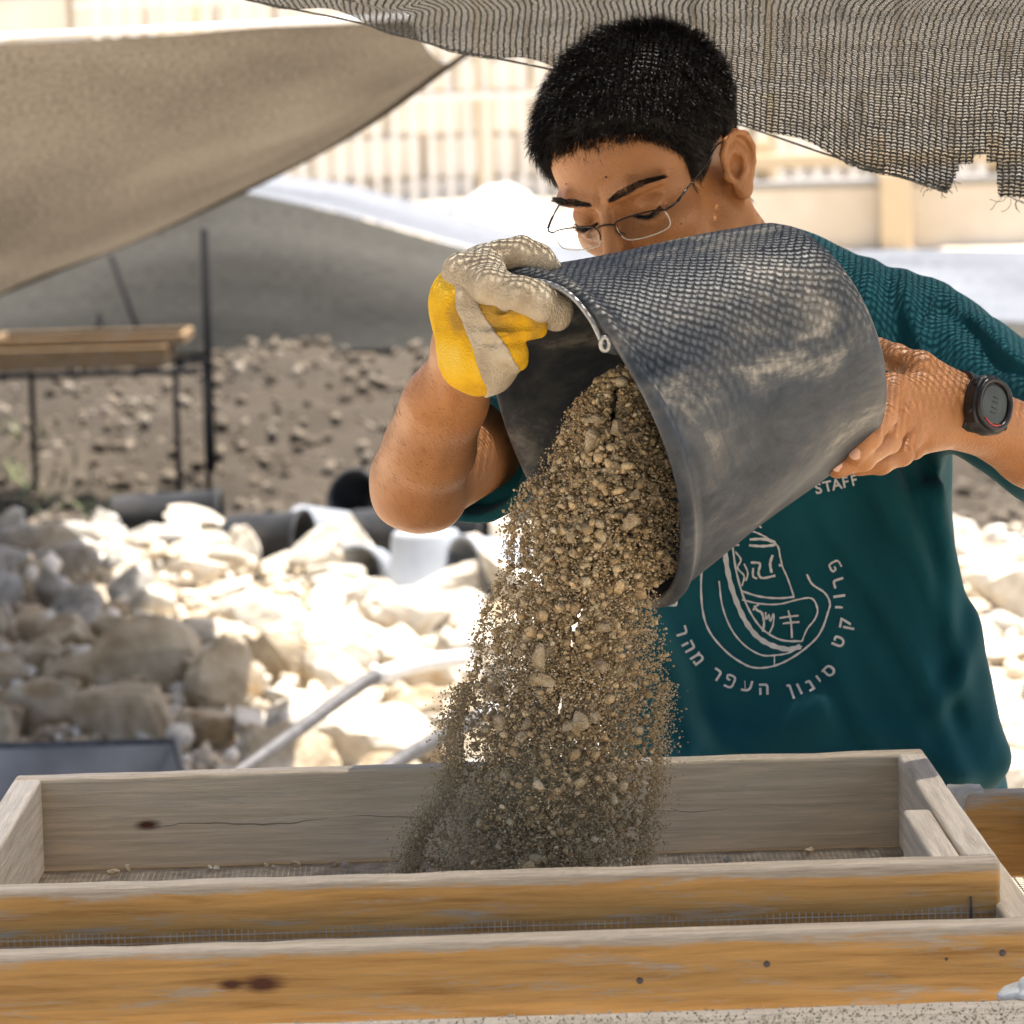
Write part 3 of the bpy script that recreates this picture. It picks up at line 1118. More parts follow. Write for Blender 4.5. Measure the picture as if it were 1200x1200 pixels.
# lower sieve frame that carries it
LZ = at(600, 1101, 2.84).z
lf = empty('sieve', (-.05, 3.145, LZ - .085), R(.9))
tag(lf, 'lower orange wooden sieve frame carrying the sieve in use', 'sieve')
LW, LD, LH, LT = .83, .612, .085, .026
pk = at(300, 1152, 2.84)
kx, kz = pk.x + .05, pk.z - (LZ - .085) - LH / 2
rail('front_rail', LW, LT, LH, w_orange(4.2, ((kx, kz, .0065), (kx - .022, kz, .0042)), (.033, .0425, .34)), w_grey, lf, (0, -LD / 2 + LT / 2, LH / 2), (0, 0, 0))
rail('back_rail', LW, LT, LH, w_grey, w_grey, lf, (0, LD / 2 - LT / 2, LH / 2), (0, 0, 0))
for sx in (-1, 1):
    rail('side_rail', LD - 2 * LT - .002, LT, LH, w_grey2, w_grey, lf, (sx * (LW / 2 - LT / 2), 0, LH / 2), (0, 0, R(90)), out=-sx)
wire_screen('wire_mesh', -LW / 2 + .004, LW / 2 - .004, -LD / 2 + .004, LD / 2 - .004, .012, .0007, lf, z=-.0015)
for px, py in ((891, 1131), (1168, 1119), (1102, 1126), (742, 1150)):
    p = at(px, py, 2.84)
    nail(lf, p.x + .05, -LD / 2 + .0003, p.z - lf.location.z, .0026 if px != 1102 else .0013)
for k in range(2):   # runners that keep the upper sieve level inside the lower frame
    box('runner', (LW - .06, .03, SZ - SH - (LZ - .085) - .006), (0, (-.19, .19)[k], (SZ - SH - (LZ - .085) - .006) / 2 + .001), w_grey, lf, bev=.002)

# table boards
m_plank = wood_mat('sandy_grey_plank', (.46, .40, .32), (.34, .28, .21), (.58, .51, .41), .6, seed=2.2)
m_redpaint = wood_mat('dark_red_painted_edge', (.10, .028, .022), (.06, .02, .016), (.30, .25, .2), .2, seed=5)
tbl = empty('work_table', (0, 3.15, 0))
tag(tbl, 'rough wooden sifting table with sandy boards under the sieves', 'table')
TZ = LZ - .087
m_apr = wood_mat('dull_grey_board', (.36, .31, .24), (.26, .21, .16), (.46, .41, .34), .4, seed=9)
rail('apron', 1.9, .02, .05, m_apr, m_apr, tbl, (.12, -.312, TZ - .027), (0, 0, R(.9)))
pl_z = at(600, 1186, 2.79).z
for k, (y, w) in enumerate(((2.735, .10), (2.96, .11), (3.14, .11), (3.33, .11))):
    zt_ = pl_z if k == 0 else TZ
    rail('plank', 1.9, w, .028, m_redpaint if k == 0 else m_plank, m_plank, tbl, (.12, y - 3.15, zt_ - .014 - (.0 if k == 0 else .0535)), (0, 0, R(.9)))
for sx in (-.72, .96):
    for sy in (-.30, .28):
        box('leg', (.06, .06, TZ - .085), (sx, sy - .02, (TZ - .085) / 2), m_plank, tbl, bev=.004)
    box('crossbar', (.05, .78, .045), (sx, -.07, TZ - .11), m_plank, tbl, bev=.003)
rg = np.random.default_rng(21)
n = 14000
P = np.stack([rg.uniform(-.8, 1.0, n), 2.735 + .045 * np.clip(rg.normal(0, .6, n), -1, 1), np.full(n, pl_z)], 1)
P[:, 1] += (P[:, 0] - .12) * math.tan(R(.9))
S = .0004 + .0012 * rg.random(n) ** 4
P[:, 2] += S * .3
SOIL = [(.50, .38, .225), (.43, .315, .175), (.56, .45, .285), (.36, .26, .145), (.60, .50, .345), (.53, .395, .225)]
m_soil = attr_mat('dry_brown_earth', scale=700, bump=.4)
o = clods(P, S, 5, [(.44, .37, .27), (.38, .31, .22), (.50, .43, .33)], 'spilled_sand', m_soil, shape=OCT)
tag(kind(o, 'stuff'), 'loose sand spilled along the front board of the table', 'sand')

# neighbouring sieve to the right
nb_ = empty('sieve', (.40 + .36, 3.27, .843), R(1))
tag(nb_, 'orange stained sieve frame with torn plastic on its corner, beside his hip', 'sieve')
nz_ = at(1150, 926, 3.52).z
NH = .075
rail('back_rail', .74, .024, NH, w_orange(6.6, (), (.02, .05, .3)), w_grey, nb_, (0, .25, nz_ - .843 - NH / 2), (0, 0, 0))
rail('front_rail', .74, .024, NH, w_orange(7.6, (), (.02, .05, .3)), w_grey, nb_, (0, -.25, nz_ - .843 - NH / 2), (0, 0, 0))
for sx in (-1, 1):
    rail('side_rail', .474, .024, NH, w_grey2, w_grey2, nb_, (sx * .358 + (.075 if sx < 0 else 0), 0, nz_ - .843 - NH / 2), (0, 0, R(90)))
wire_screen('wire_mesh', -.36, .36, -.245, .245, .008, .0006, nb_, z=nz_ - .843 - NH - .001)
for k in range(3):
    rail('batten', .52, .034, .03, w_grey2, w_grey2, nb_, (-.235 + .05 * k, -.02, nz_ - .843 - NH - .02 - .0), (0, 0, R(90)))


def crumple(name, c, s, m, seed, label, cat, parent=None):
    bm = bmesh.new()
    bmesh.ops.create_icosphere(bm, subdivisions=4, radius=1)
    V = np.array([v.co[:] for v in bm.verts])
    n_ = np.abs(snoise(V, 1.7, 2, seed))
    V = V * (0.78 + .5 * n_)[:, None] * np.array(s)
    for v, q in zip(bm.verts, V):
        v.co = q
    o = from_bm(name, bm, m, parent, True)
    o.location = c
    if label:
        tag(o, label, cat)
    return o


m_bag = noise_mat('white_plastic', [(.52, .52, .50), (.62, .62, .60)], scale=20, rough=.5, bump=.2)
m_scrap = cloth_sheet_mat('thin_white_plastic', (.70, .70, .69), trans=.4, scale=60)
sv3, sf3 = [], []
cx0 = at(1118, 925, 3.50)
for i in range(22):
    for j in range(16):
        u_, w_ = i / 21, j / 15
        y_ = 3.532 - .026 * min(1, w_ * 2.2)
        z_ = nz_ + .0035 - .030 * max(0, w_ - .45) * (1 + .5 * math.sin(u_ * 7))
        sv3.append((cx0.x - .004 + .031 * u_ - .012 * max(0, w_ - .5) * u_, y_ - .002, z_))
sv3 = np.array(sv3)
sv3 += .0022 * np.stack([snoise(sv3, 170, 3, k) for k in (1, 2, 3)], 1)
for i in range(21):
    for j in range(15):
        sf3.append((i * 16 + j, (i + 1) * 16 + j, (i + 1) * 16 + j + 1, i * 16 + j + 1))
o = pydata('plastic_scrap', sv3, sf3, m_scrap, None, True)
uvl = o.data.uv_layers.new(name='UVMap')
tag(o, 'torn scrap of white plastic caught on the sieve corner by his hip', 'plastic')
p = at(1207, 1168, 2.80)
crumple('plastic_bag', (p.x, 2.80, p.z), (.020, .018, .013), m_bag, 6, 'crumpled white plastic bag on the table edge', 'bag')
# ================================================================ the bucket being emptied
BK_M = at(683.65, 514.56, 3.15)
BK_N = Vector((-.8600, -.4037, -.3180)).normalized()       # out of the mouth
BK_H, BK_RT, BK_RB = .2290, .1360, .0985
bk_x = (Vector((0, 0, 1)) - BK_N * BK_N.z).normalized()   # up side of the rim
bk_y = BK_N.cross(bk_x)
BK_R = Matrix((bk_x, bk_y, BK_N)).transposed()
BK_B = BK_M - BK_N * BK_H


def bk_local(p):
    q = BK_R.transposed() @ (Vector(p) - BK_B)
    return q


m_bucket, nd, lk, pr = new_mat('dusty_rubber_bucket')
tc = N(nd, 'ShaderNodeTexCoord')
nz1 = N(nd, 'ShaderNodeTexNoise', i_Scale=14, i_Detail=10, i_Roughness=.66, i_Distortion=.8)
nz2 = N(nd, 'ShaderNodeTexNoise', i_Scale=60, i_Detail=6, i_Roughness=.7)
nz3 = N(nd, 'ShaderNodeTexNoise', i_Scale=3.2, i_Detail=4)
mp = N(nd, 'ShaderNodeMapping')
mp.inputs['Scale'].default_value = (1, 1, .55)
lk.new(tc.outputs['Object'], mp.inputs[0])
for q in (nz1, nz2):
    lk.new(mp.outputs[0], q.inputs['Vector'])
lk.new(tc.outputs['Object'], nz3.inputs['Vector'])
s1 = N(nd, 'ShaderNodeMath', operation='MULTIPLY_ADD')
lk.new(nz2.outputs[0], s1.inputs[0])
s1.inputs[1].default_value = .35
lk.new(nz1.outputs[0], s1.inputs[2])
s2 = N(nd, 'ShaderNodeMath', operation='MULTIPLY_ADD')
lk.new(nz3.outputs[0], s2.inputs[0])
s2.inputs[1].default_value = .45
lk.new(s1.outputs[0], s2.inputs[2])
rp = ramp(nd, [(.70, (.021, .028, .038)), (.90, (.047, .055, .067)), (1.0, (.085, .088, .090)), (1.12, (.26, .243, .21))])
sc_ = N(nd, 'ShaderNodeMath', operation='MULTIPLY')
sc_.inputs[1].default_value = .88
lk.new(s2.outputs[0], sc_.inputs[0])
for e, pp in zip(rp.color_ramp.elements, (.65, .78, .87, .965)):
    e.position = pp
lk.new(sc_.outputs[0], rp.inputs[0])
lk.new(rp.outputs[0], pr.inputs['Base Color'])
pr.inputs['Roughness'].default_value = .5
pr.inputs['Specular IOR Level'].default_value = .32
bp = N(nd, 'ShaderNodeBump', i_Strength=.22, i_Distance=.003)
lk.new(nz2.outputs[0], bp.inputs['Height'])
lk.new(bp.outputs[0], pr.inputs['Normal'])

bk = empty('bucket', BK_B)
bk.rotation_euler = BK_R.to_euler()
tag(bk, 'scuffed black rubber bucket tipped to pour out earth', 'bucket')
GRIP = bk_local(at(622, 318, 3.14))
grip_a = math.atan2(GRIP.y, GRIP.x)


def bk_warp(v):
    x, y, z = v
    a = math.atan2(y, x)
    r = math.hypot(x, y)
    d = (a - grip_a + math.pi) % (2 * math.pi) - math.pi
    w = max(0.0, (z / BK_H - .72) / .28) ** 2
    lip = math.exp(-(d / .34) ** 2) * w
    r2 = r + (.006 * lip if r > .03 else 0)
    # rim pressed slightly oval between the hands
    r2 *= 1 + .006 * math.sin(3 * a + 1.2) * (z / BK_H)
    n_ = .0016 * math.sin(5 * a + 14 * z) * math.sin(22 * z)
    return (r2 * math.cos(a) + n_, r2 * math.sin(a) + n_, z + .026 * lip)


prof = [(0.0, .004), (.05, .004), (BK_RB - .028, .0), (BK_RB - .015, .002), (BK_RB - .006, .008), (BK_RB - .0015, .016), (BK_RB + .0005, .024)]
for k in range(1, 22):
    t = k / 21
    prof.append((BK_RB + (BK_RT - BK_RB) * t, (.024 + (BK_H - .038) * t)))
prof += [(BK_RT + .0055, BK_H - .012), (BK_RT + .0075, BK_H - .007), (BK_RT + .0065, BK_H - .001), (BK_RT + .002, BK_H), (BK_RT - .003, BK_H - .002), (BK_RT - .005, BK_H - .012)]
for k in range(1, 9):
    t = k / 8
    prof.append((BK_RT - .005 + (BK_RB - BK_RT) * t, BK_H - .012 - (BK_H - .026) * t))
prof += [(BK_RB - .02, .010), (0, .010)]
v, f = lathe_vf(prof, 96)
v = [bk_warp(q) for q in v]
pydata('shell', v, f, m_bucket, bk, True)
m_hwire = plain('zinc_wire', (.36, .36, .35), .4, metal=.6)
hp = [at(x, y, Y) for x, y, Y in ((707, 404, 3.046), (692, 374, 3.052), (670, 347, 3.064), (645, 333, 3.08), (622, 329, 3.09), (600, 334, 3.10), (588, 350, 3.11))]
tube('handle', [BK_R.transposed() @ (p - BK_B) for p in spline(hp, 6)], .0021, m_hwire, bk, n=8)
eye = [at(709 + 5 * math.cos(a), 403 + 8 * math.sin(a), 3.044) for a in np.linspace(0, 2 * math.pi, 16, endpoint=False)]
tube('handle_eye', [BK_R.transposed() @ (p - BK_B) for p in eye], .0019, m_hwire, bk, n=8, closed=True)
lug = [at(x, y, Y) for x, y, Y in ((706, 398, 3.052), (714, 403, 3.05), (724, 406, 3.055))]
tube('handle_lug', [BK_R.transposed() @ (p - BK_B) for p in spline(lug, 4)], [.005, .0055, .006, .0065, .007, .007, .007, .007, .007], m_bucket, bk, n=10)

# ================================================================ falling earth
ROWS = [(432, 722, 742, 3.165, .012), (470, 690, 765, 3.155, .026), (520, 655, 785, 3.145, .04), (570, 622, 796, 3.135, .05), (610, 600, 800, 3.13, .055), (660, 592, 800, 3.125, .06),
        (720, 582, 784, 3.12, .06), (780, 566, 770, 3.12, .06), (840, 552, 764, 3.12, .06), (900, 534, 756, 3.12, .062), (960, 514, 748, 3.12, .066), (1010, 496, 742, 3.12, .07), (1045, 480, 742, 3.12, .075)]
RW = np.array(ROWS, float)


def dens(px, py):
    x = px + (py - 640) * .16 + 6 * math.sin(py * .013)
    return min(1, max(0, .55 + .5 * math.sin(x * .11) * math.sin(x * .043 + 1) + .35 * math.sin(x * .23 + py * .01) + .25 * math.sin(py * .045 + x * .05)))


def stream(n, seed, smin_, smax_, pw, spread=.9, ylo=432, yhi=1040, edge=0.0):
    rg = np.random.default_rng(seed)
    out, sz = [], []
    while len(out) < n:
        py = rg.uniform(ylo, yhi)
        l, r, Y, th = (np.interp(py, RW[:, 0], RW[:, k]) for k in (1, 2, 3, 4))
        u = rg.normal(0, .57) if edge == 0 else rg.choice([-1, -1, -1, 1]) * (1 + abs(rg.normal(0, edge)))
        if edge == 0 and (abs(u) > 1.22 or (abs(u) > .9 and rg.random() < (abs(u) - .9) * 2)):
            continue
        w = rg.uniform(-1, 1)
        wob = 7 * math.sin(py * .021 + 1) + 5 * math.sin(py * .05)
        px = (l + r) / 2 + u * (r - l) / 2 * spread + (wob if u < 0 else wob * .3)
        p = at(px, py, Y + w * th * math.sqrt(max(0.05, 1 - min(1, u * u))))
        s = smin_ + (smax_ - smin_) * rg.random() ** pw
        q = bk_local(p)
        dep = BK_H - q.z
        if dep > -.012:
            rad = math.hypot(q.x, q.y)
            lim = BK_RT - .007 + (BK_RB - BK_RT) * max(0, dep) / BK_H
            if rad > lim - s or (dep > .13):
                continue
        if rg.random() > .93 + .07 * dens(px, py):
            continue
        out.append(tuple(p))
        sz.append(s)
    return np.array(out), np.array(sz)


Ps, Ss = zip(stream(7500, 1, .0012, .0042, 3.4), stream(1100, 2, .003, .0068, 2.6, .84), stream(3200, 7, .0016, .0048, 2, .84, 432, 690))
e1 = clods(np.concatenate(Ps), np.concatenate(Ss), 31, SOIL, 'falling_earth', m_soil)
tag(kind(e1, 'stuff'), 'stream of dry brown earth and grit falling from the bucket into the sieve', 'earth')
Pd, Sd = zip(stream(120000, 3, .0005, .0016, 2.2, .97), stream(2600, 4, .0006, .0026, 3, 1.0, 560, 1040, .07), stream(15000, 6, .0004, .0014, 2, 1.04, 800, 1045, .11))
e3 = clods(np.concatenate(Pd), np.concatenate(Sd), 35, SOIL, 'falling_grit', m_soil, shape=OCT)
tag(kind(e3, 'stuff'), 'cloud of fine brown grit falling around the pouring earth', 'earth')
# dust hanging about the foot of the stream
m_dust = bpy.data.materials.new('soil_dust')
m_dust.use_nodes = True
nd, lk = m_dust.node_tree.nodes, m_dust.node_tree.links
nd.remove(nd['Principled BSDF'])
pv = N(nd, 'ShaderNodeVolumePrincipled')
pv.inputs['Color'].default_value = (.98, .78, .50, 1)
pv.inputs['Anisotropy'].default_value = .2
tc = N(nd, 'ShaderNodeTexCoord')
ln_ = N(nd, 'ShaderNodeVectorMath', operation='LENGTH')
lk.new(tc.outputs['Object'], ln_.inputs[0])
nz = N(nd, 'ShaderNodeTexNoise', i_Scale=2.6, i_Detail=4)
lk.new(tc.outputs['Object'], nz.inputs['Vector'])
f1_ = N(nd, 'ShaderNodeMapRange', i_From_Min=.35, i_From_Max=1.0, i_To_Min=1.0, i_To_Max=0.0)
lk.new(ln_.outputs['Value'], f1_.inputs[0])
f2_ = N(nd, 'ShaderNodeMapRange', i_From_Min=.36, i_From_Max=.66, i_To_Min=0.0, i_To_Max=1.0)
lk.new(nz.outputs[0], f2_.inputs[0])
f3_ = N(nd, 'ShaderNodeMath', operation='MULTIPLY')
lk.new(f1_.outputs[0], f3_.inputs[0])
lk.new(f2_.outputs[0], f3_.inputs[1])
f4_ = N(nd, 'ShaderNodeMath', operation='MULTIPLY')
lk.new(f3_.outputs[0], f4_.inputs[0])
f4_.inputs[1].default_value = 11.0
lk.new(f4_.outputs[0], pv.inputs['Density'])
lk.new(pv.outputs[0], nd['Material Output'].inputs['Volume'])
bm = bmesh.new()
bmesh.ops.create_icosphere(bm, subdivisions=3, radius=1)
du = from_bm('dust_cloud', bm, m_dust)
du.location = at(595, 925, 3.09)
du.scale = (.108, .085, .125)
du.rotation_euler = (0, R(12), 0)
tag(kind(du, 'stuff'), 'thin cloud of soil dust where the earth strikes the sieve', 'dust')
# the bigger lumps in it, one by one
m_lump = noise_mat('earth_lump', [(.27, .20, .12), (.42, .33, .21), (.52, .44, .32)], scale=1.2, rough=.95, bump=.6, bump_scale=6, spread=(.3, .7))
lumps = [rock_mesh('lump', 80 + k) for k in range(6)]
for me in lumps:
    me.materials.append(m_lump)
LP, LS = stream(80, 9, .0050, .0115, 2.4, .72, 470, 960)
for q, s in zip(LP, LS):
    p = Vector(q) + Vector((0, -.018, 0))
    o = bpy.data.objects.new('earth_lump', rr.choice(lumps))
    COL.objects.link(o)
    o.location = p
    o.rotation_euler = [rr.uniform(0, 6.28) for _ in range(3)]
    o.scale = (s, s, s)
    tag(o, 'large clod tumbling in the stream of falling earth', 'clod', 'clods in the falling earth')
# what has already landed and the crumbs on the screen
rg = np.random.default_rng(77)
c0 = at(612, 1035, 3.13)
n = 5200
a, rad = rg.uniform(0, 6.28, n), np.abs(rg.normal(0, .5, n))
P = np.stack([c0.x + .085 * rad * np.cos(a), 3.10 + .085 * rad * np.sin(a), SZ - SH + .055 * np.exp(-1.6 * rad ** 2) * rg.random(n) ** .4], 1)
S = .0012 + .006 * rg.random(n) ** 3
e2 = clods(P, S, 33, SOIL, 'earth_pile', m_soil, shape=ICO0)
tag(kind(e2, 'stuff'), 'low pile of brown earth already lying on the sieve screen', 'earth')
crumbs = [rock_mesh('crumb', 90 + k) for k in range(3)]
for me in crumbs:
    me.materials.append(m_white if me is crumbs[0] else m_lump)
for px, py, s, k in ((133, 1022, .0065, 1), (150, 1019, .006, 2), (245, 1017, .004, 0), (253, 1016, .0035, 0), (312, 1015, .004, 2), (322, 1014, .003, 0), (346, 1014, .005, 2), (392, 1013, .005, 1), (405, 1013, .005, 0),
                     (853, 1007, .0055, 0), (700 + 6, 1012, .004, 1), (950, 996, .006, 1)):
    p = at(px, py, 3.36)
    d = (SZ - SH + s * .6 - CAMZ) / (p.z - CAMZ)
    p = Vector((0, 0, CAMZ)) + (p - Vector((0, 0, CAMZ))) * d
    o = bpy.data.objects.new('pebble', crumbs[k])
    COL.objects.link(o)
    o.location = (p.x, min(p.y, 3.38), SZ - SH + s * .6)
    o.scale = (s, s, s)
    o.rotation_euler = (0, 0, rr.uniform(0, 6))
    tag(o, 'pebble resting on the wire screen along the back rail', 'pebble', 'pebbles on the sieve screen')
# ================================================================ person
def A(px, py, Y):
    return np.array(at(px, py, Y), np.float32)


person = empty('person', (at(930, 900, 3.66).x, 3.68, 0))
tag(person, 'person in a teal staff T-shirt and glasses tipping the bucket over the sieve', 'person')
PL = person.location.copy()

m_skin, nd, lk, pr = new_mat('tanned_skin')
tc = N(nd, 'ShaderNodeTexCoord')
n1 = N(nd, 'ShaderNodeTexNoise', i_Scale=16, i_Detail=9, i_Roughness=.66)
n2 = N(nd, 'ShaderNodeTexNoise', i_Scale=900, i_Detail=2)
n3 = N(nd, 'ShaderNodeTexVoronoi', i_Scale=420)
for q in (n1, n2, n3):
    lk.new(tc.outputs['Object'], q.inputs['Vector'])
rp = ramp(nd, [(.3, (.33, .135, .048)), (.52, (.39, .172, .064)), (.72, (.45, .21, .085))])
lk.new(n1.outputs[0], rp.inputs[0])
lk.new(rp.outputs[0], pr.inputs['Base Color'])
pr.inputs['Roughness'].default_value = .46
pr.inputs['Specular IOR Level'].default_value = .4
pr.inputs['Subsurface Weight'].default_value = .10
pr.inputs['Subsurface Radius'].default_value = (1.0, .35, .2)
pr.inputs['Subsurface Scale'].default_value = .006
hs = N(nd, 'ShaderNodeMath', operation='ADD')
lk.new(n2.outputs[0], hs.inputs[0])
lk.new(n3.outputs[0], hs.inputs[1])
n4 = N(nd, 'ShaderNodeTexNoise', i_Scale=130, i_Detail=4)
lk.new(tc.outputs['Object'], n4.inputs['Vector'])
hs2 = N(nd, 'ShaderNodeMath', operation='MULTIPLY_ADD')
lk.new(n4.outputs[0], hs2.inputs[0])
hs2.inputs[1].default_value = 1.6
lk.new(hs.outputs[0], hs2.inputs[2])
bp = N(nd, 'ShaderNodeBump', i_Strength=.3, i_Distance=.0014)
lk.new(hs2.outputs[0], bp.inputs['Height'])
lk.new(bp.outputs[0], pr.inputs['Normal'])

# ---------------------------------------------------------------- head (centimetres, face towards -y, his left towards +x)
HC = at(772, 222, 3.62)
HS = .975
HR = (Matrix.Rotation(R(-11.5), 3, 'Y') @ Matrix.Rotation(R(-33), 3, 'Z') @ Matrix.Rotation(R(21), 3, 'X'))
HRn = np.array(HR, np.float32)
HCn = np.array(HC, np.float32)


def to_head(P):
    return ((P - HCn) @ HRn) * (100 / HS)


def h2w(q):
    return Vector(HC) + HR @ (Vector(q) * (.01 * HS))


def cranium(q):
    d = ell(q, (0, 1.2, 6.0), (7.55, 9.3, 7.3))
    d = smin(d, ell(q, (0, -2.8, 5.4), (6.5, 6.1, 5.6)), 1.6)
    d = smin(d, ell(q, (0, 4.5, 1.5), (5.8, 5.0, 5.2)), 2.0)
    return d


EYE = 3.2


def head_local(q):
    ax = np.abs(q[:, 0])
    s = q.copy()
    s[:, 0] = ax                              # mirrored half
    d = cranium(q)
    d = smin(d, ell(q, (0, -3.4, -.8), (5.55, 5.7, 6.6)), 1.8)
    d = smin(d, ell(s, (3.85, -5.6, -.4), (2.0, 2.4, 1.7)), 1.4)          # cheekbone
    d = smin(d, ell(q, (0, -4.0, -5.6), (4.5, 5.0, 4.2)), 1.8)           # jaw
    d = smin(d, ell(s, (4.9, -1.2, -5.2), (1.2, 1.8, 2.0)), 1.6)
    d = smin(d, ell(q, (0, -8.1, -8.7), (2.0, 1.7, 1.6)), 1.6)           # chin
    d = smin(d, chain(s, [(.9, -8.95, 3.9), (3.2, -8.75, 4.5), (5.2, -7.2, 4.0)], [.55, .6, .5], .5), 1.3)   # brow
    d = smax(d, -ell(s, (3.1, -9.7, 2.1), (1.85, 1.45, 1.15)), .9)      # socket
    d = smax(d, -ell(s, (1.35, -9.6, 1.7), (.7, 1.0, 1.6)), .8)
    d = smin(d, ell(s, (EYE, -7.15, 2.15), (1.5, 1.35, 1.22)), .22)       # closed-down lid
    d = smax(d, -chain(s, [(1.9, -8.35, 2.75), (2.6, -8.75, 3.15), (3.5, -8.75, 3.2), (4.5, -8.0, 2.8)], [.10, .14, .14, .10], .1), .18)
    d = smin(d, chain(s, [(2.1, -8.2, .95), (3.3, -8.5, .75), (4.5, -7.8, 1.1)], [.25, .28, .25], .2), .6)
    d = smin(d, cone(q, (0, -8.7, 3.2), (0, -11.2, -.7), .72, .82), .75)    # nose
    d = smin(d, ell(q, (0, -11.7, -1.15), (1.05, 1.0, .92)), .5)
    d = smin(d, ell(s, (1.28, -10.25, -1.55), (.72, 1.0, .72)), .45)
    d = smax(d, -ell(s, (.62, -11.0, -2.05), (.36, .62, .42)), .25)
    d = smin(d, ell(q, (0, -8.6, -4.4), (3.0, 1.4, 1.9)), 1.0)
    d = smin(d, ell(s, (.75, -9.85, -4.15), (1.6, .62, .42)), .4)
    d = smin(d, ell(q, (0, -9.65, -5.15), (1.8, .72, .52)), .4)
    d = smax(d, -chain(s, [(0, -10.6, -4.62), (2.4, -9.5, -4.6)], [.10, .08], .1), .15)
    # ear
    M = np.array(Matrix.Rotation(R(-26), 3, 'Z') @ Matrix.Rotation(R(-8), 3, 'X'), np.float32)
    e = (s - np.array((7.35, .35, .4), np.float32)) @ M
    disc = ell(e, (.62, .95, .45), (.36, 1.75, 2.75))
    rim = chain(e, [(.35, -.45, .55), (.75, -.55, 1.7), (.95, .1, 2.75), (1.05, 1.2, 3.15), (1.0, 2.25, 2.5), (.95, 2.65, 1.2), (.85, 2.35, -.2), (.7, 1.6, -1.4)], [.26, .30, .33, .34, .34, .32, .28, .26], .12)
    lob = ell(e, (.62, .75, -2.1), (.38, .85, .95))
    anti = chain(e, [(.75, 1.0, 2.0), (.85, 1.55, .9), (.8, 1.35, -.5), (.7, .55, -1.2)], [.22, .27, .28, .25], .12)
    trag = ell(e, (.45, -.55, -.35), (.34, .38, .58))
    ear = smin(disc, rim, .22)
    ear = smin(ear, lob, .35)
    ear = smin(ear, ell(e, (0, .6, .2), (.6, 1.1, 1.7)), .3)
    ear = smax(ear, -ell(e, (1.0, .55, .05), (.85, .78, 1.25)), .18)
    ear = smax(ear, -chain(e, [(1.05, .35, 2.2), (1.15, 1.3, 2.5), (1.15, 2.0, 1.6), (1.1, 2.1, .4)], [.26, .3, .3, .22], .1), .12)
    ear = smin(ear, anti, .2)
    ear = smin(ear, trag, .2)
    d = smin(d, ear, .25)
    return d


NECK0 = np.array(h2w((0, 2.0, -2.5)), np.float32)
NECK1 = A(905, 400, 3.72)
SHL, SHR = A(1074, 407, 3.66), A(668, 446, 3.58)


def head_fn(P):
    q = to_head(P)
    d = head_local(q) * (.01 * HS)
    nk = cone(P, NECK0, NECK1, .052, .058)
    # throat muscles
    nk = smin(nk, cone(P, np.array(h2w((6.0, 1.6, -2.2)), np.float32), NECK1 + np.array((.02, -.04, -.02), np.float32), .013, .014), .02)
    return smin(d, nk, .018)


hb = np.array([HCn - .185, HCn + .185])
hb[0, 2] -= .05
hb[1, 0] += .03
hv_, hf_ = surface(head_fn, hb[0], hb[1], .0017)
# keep clear of the box's lower faces
head_bvh = BVHTree.FromPolygons([Vector(q) for q in hv_.tolist()], hf_.tolist())

# ---------------------------------------------------------------- arms and hands
EL_L, WR_L = A(1335, 588, 3.46), A(1134, 484, 3.345)
EL_R, WR_R = A(492, 570, 3.285), A(550, 404, 3.125)


def arm(P, sh, el, wr, rs):
    d = cone(P, sh, el, rs[0], rs[1])
    m = sh + (el - sh) * .5
    f1 = el + (wr - el) * .28
    f2 = el + (wr - el) * .62
    d = smin(d, chain(P, [el, f1, f2, wr], [rs[1] * .90, rs[2] * 1.0, rs[2] * .88, rs[3]], .012), .022)
    return d


HAND = dict(
    index=([(1044, 456, 3.290), (1036, 486, 3.228), (1019, 512, 3.196), (1003, 533, 3.190)], [.0115, .0102, .0092, .0080]),
    middle=([(1054, 486, 3.290), (1040, 516, 3.236), (1011, 537, 3.203), (981, 549, 3.196)], [.0112, .0104, .0094, .0080]),
    ring=([(1068, 506, 3.298), (1056, 531, 3.274), (1032, 542, 3.262), (1006, 547, 3.260)], [.0108, .0098, .0090, .0076]),
    little=([(1084, 512, 3.312), (1070, 525, 3.304), (1052, 530, 3.298), (1034, 534, 3.296)], [.0098, .0086, .0078, .0068]),
    thumb=([(1108, 452, 3.335), (1078, 432, 3.325), (1050, 420, 3.335), (1030, 408, 3.35)], [.0150, .0128, .0112, .0090]))
FING = {k: ([A(*q) for q in v[0]], v[1]) for k, v in HAND.items()}
DORS = None


def left_fn(P):
    d = arm(P, SHL, EL_L, WR_L, (.052, .041, .0365, .0262))
    palm = None
    for k in ('index', 'middle', 'ring', 'little'):
        p, r = FING[k]
        w = WR_L + (p[0] - A(1066, 490, 3.305)) * .35
        c = cone(P, w, p[0], .0185, .0128)
        palm = c if palm is None else smin(palm, c, .012)
    palm = smin(palm, cone(P, WR_L, FING['thumb'][0][1], .021, .014), .016)
    d = smin(d, palm, .016)
    for k, (p, r) in FING.items():
        c = chain(P, p, r, .004)
        for j in (1, 2):
            c = smin(c, np.sqrt(((P - p[j]) ** 2).sum(1)) - r[j] * 1.04, .003)
        d = smin(d, c, .0045)
        if k != 'thumb':                                    # knuckle and tendon
            kn = p[0] + np.array((0, -.006, .003), np.float32)
            d = smin(d, np.sqrt(((P - kn) ** 2).sum(1)) - r[0] * .72, .008)
            d = smin(d, cone(P, kn + np.array((0, .004, 0), np.float32), WR_L + np.array((0, -.016, .002), np.float32), .0042, .003), .009)
    return d


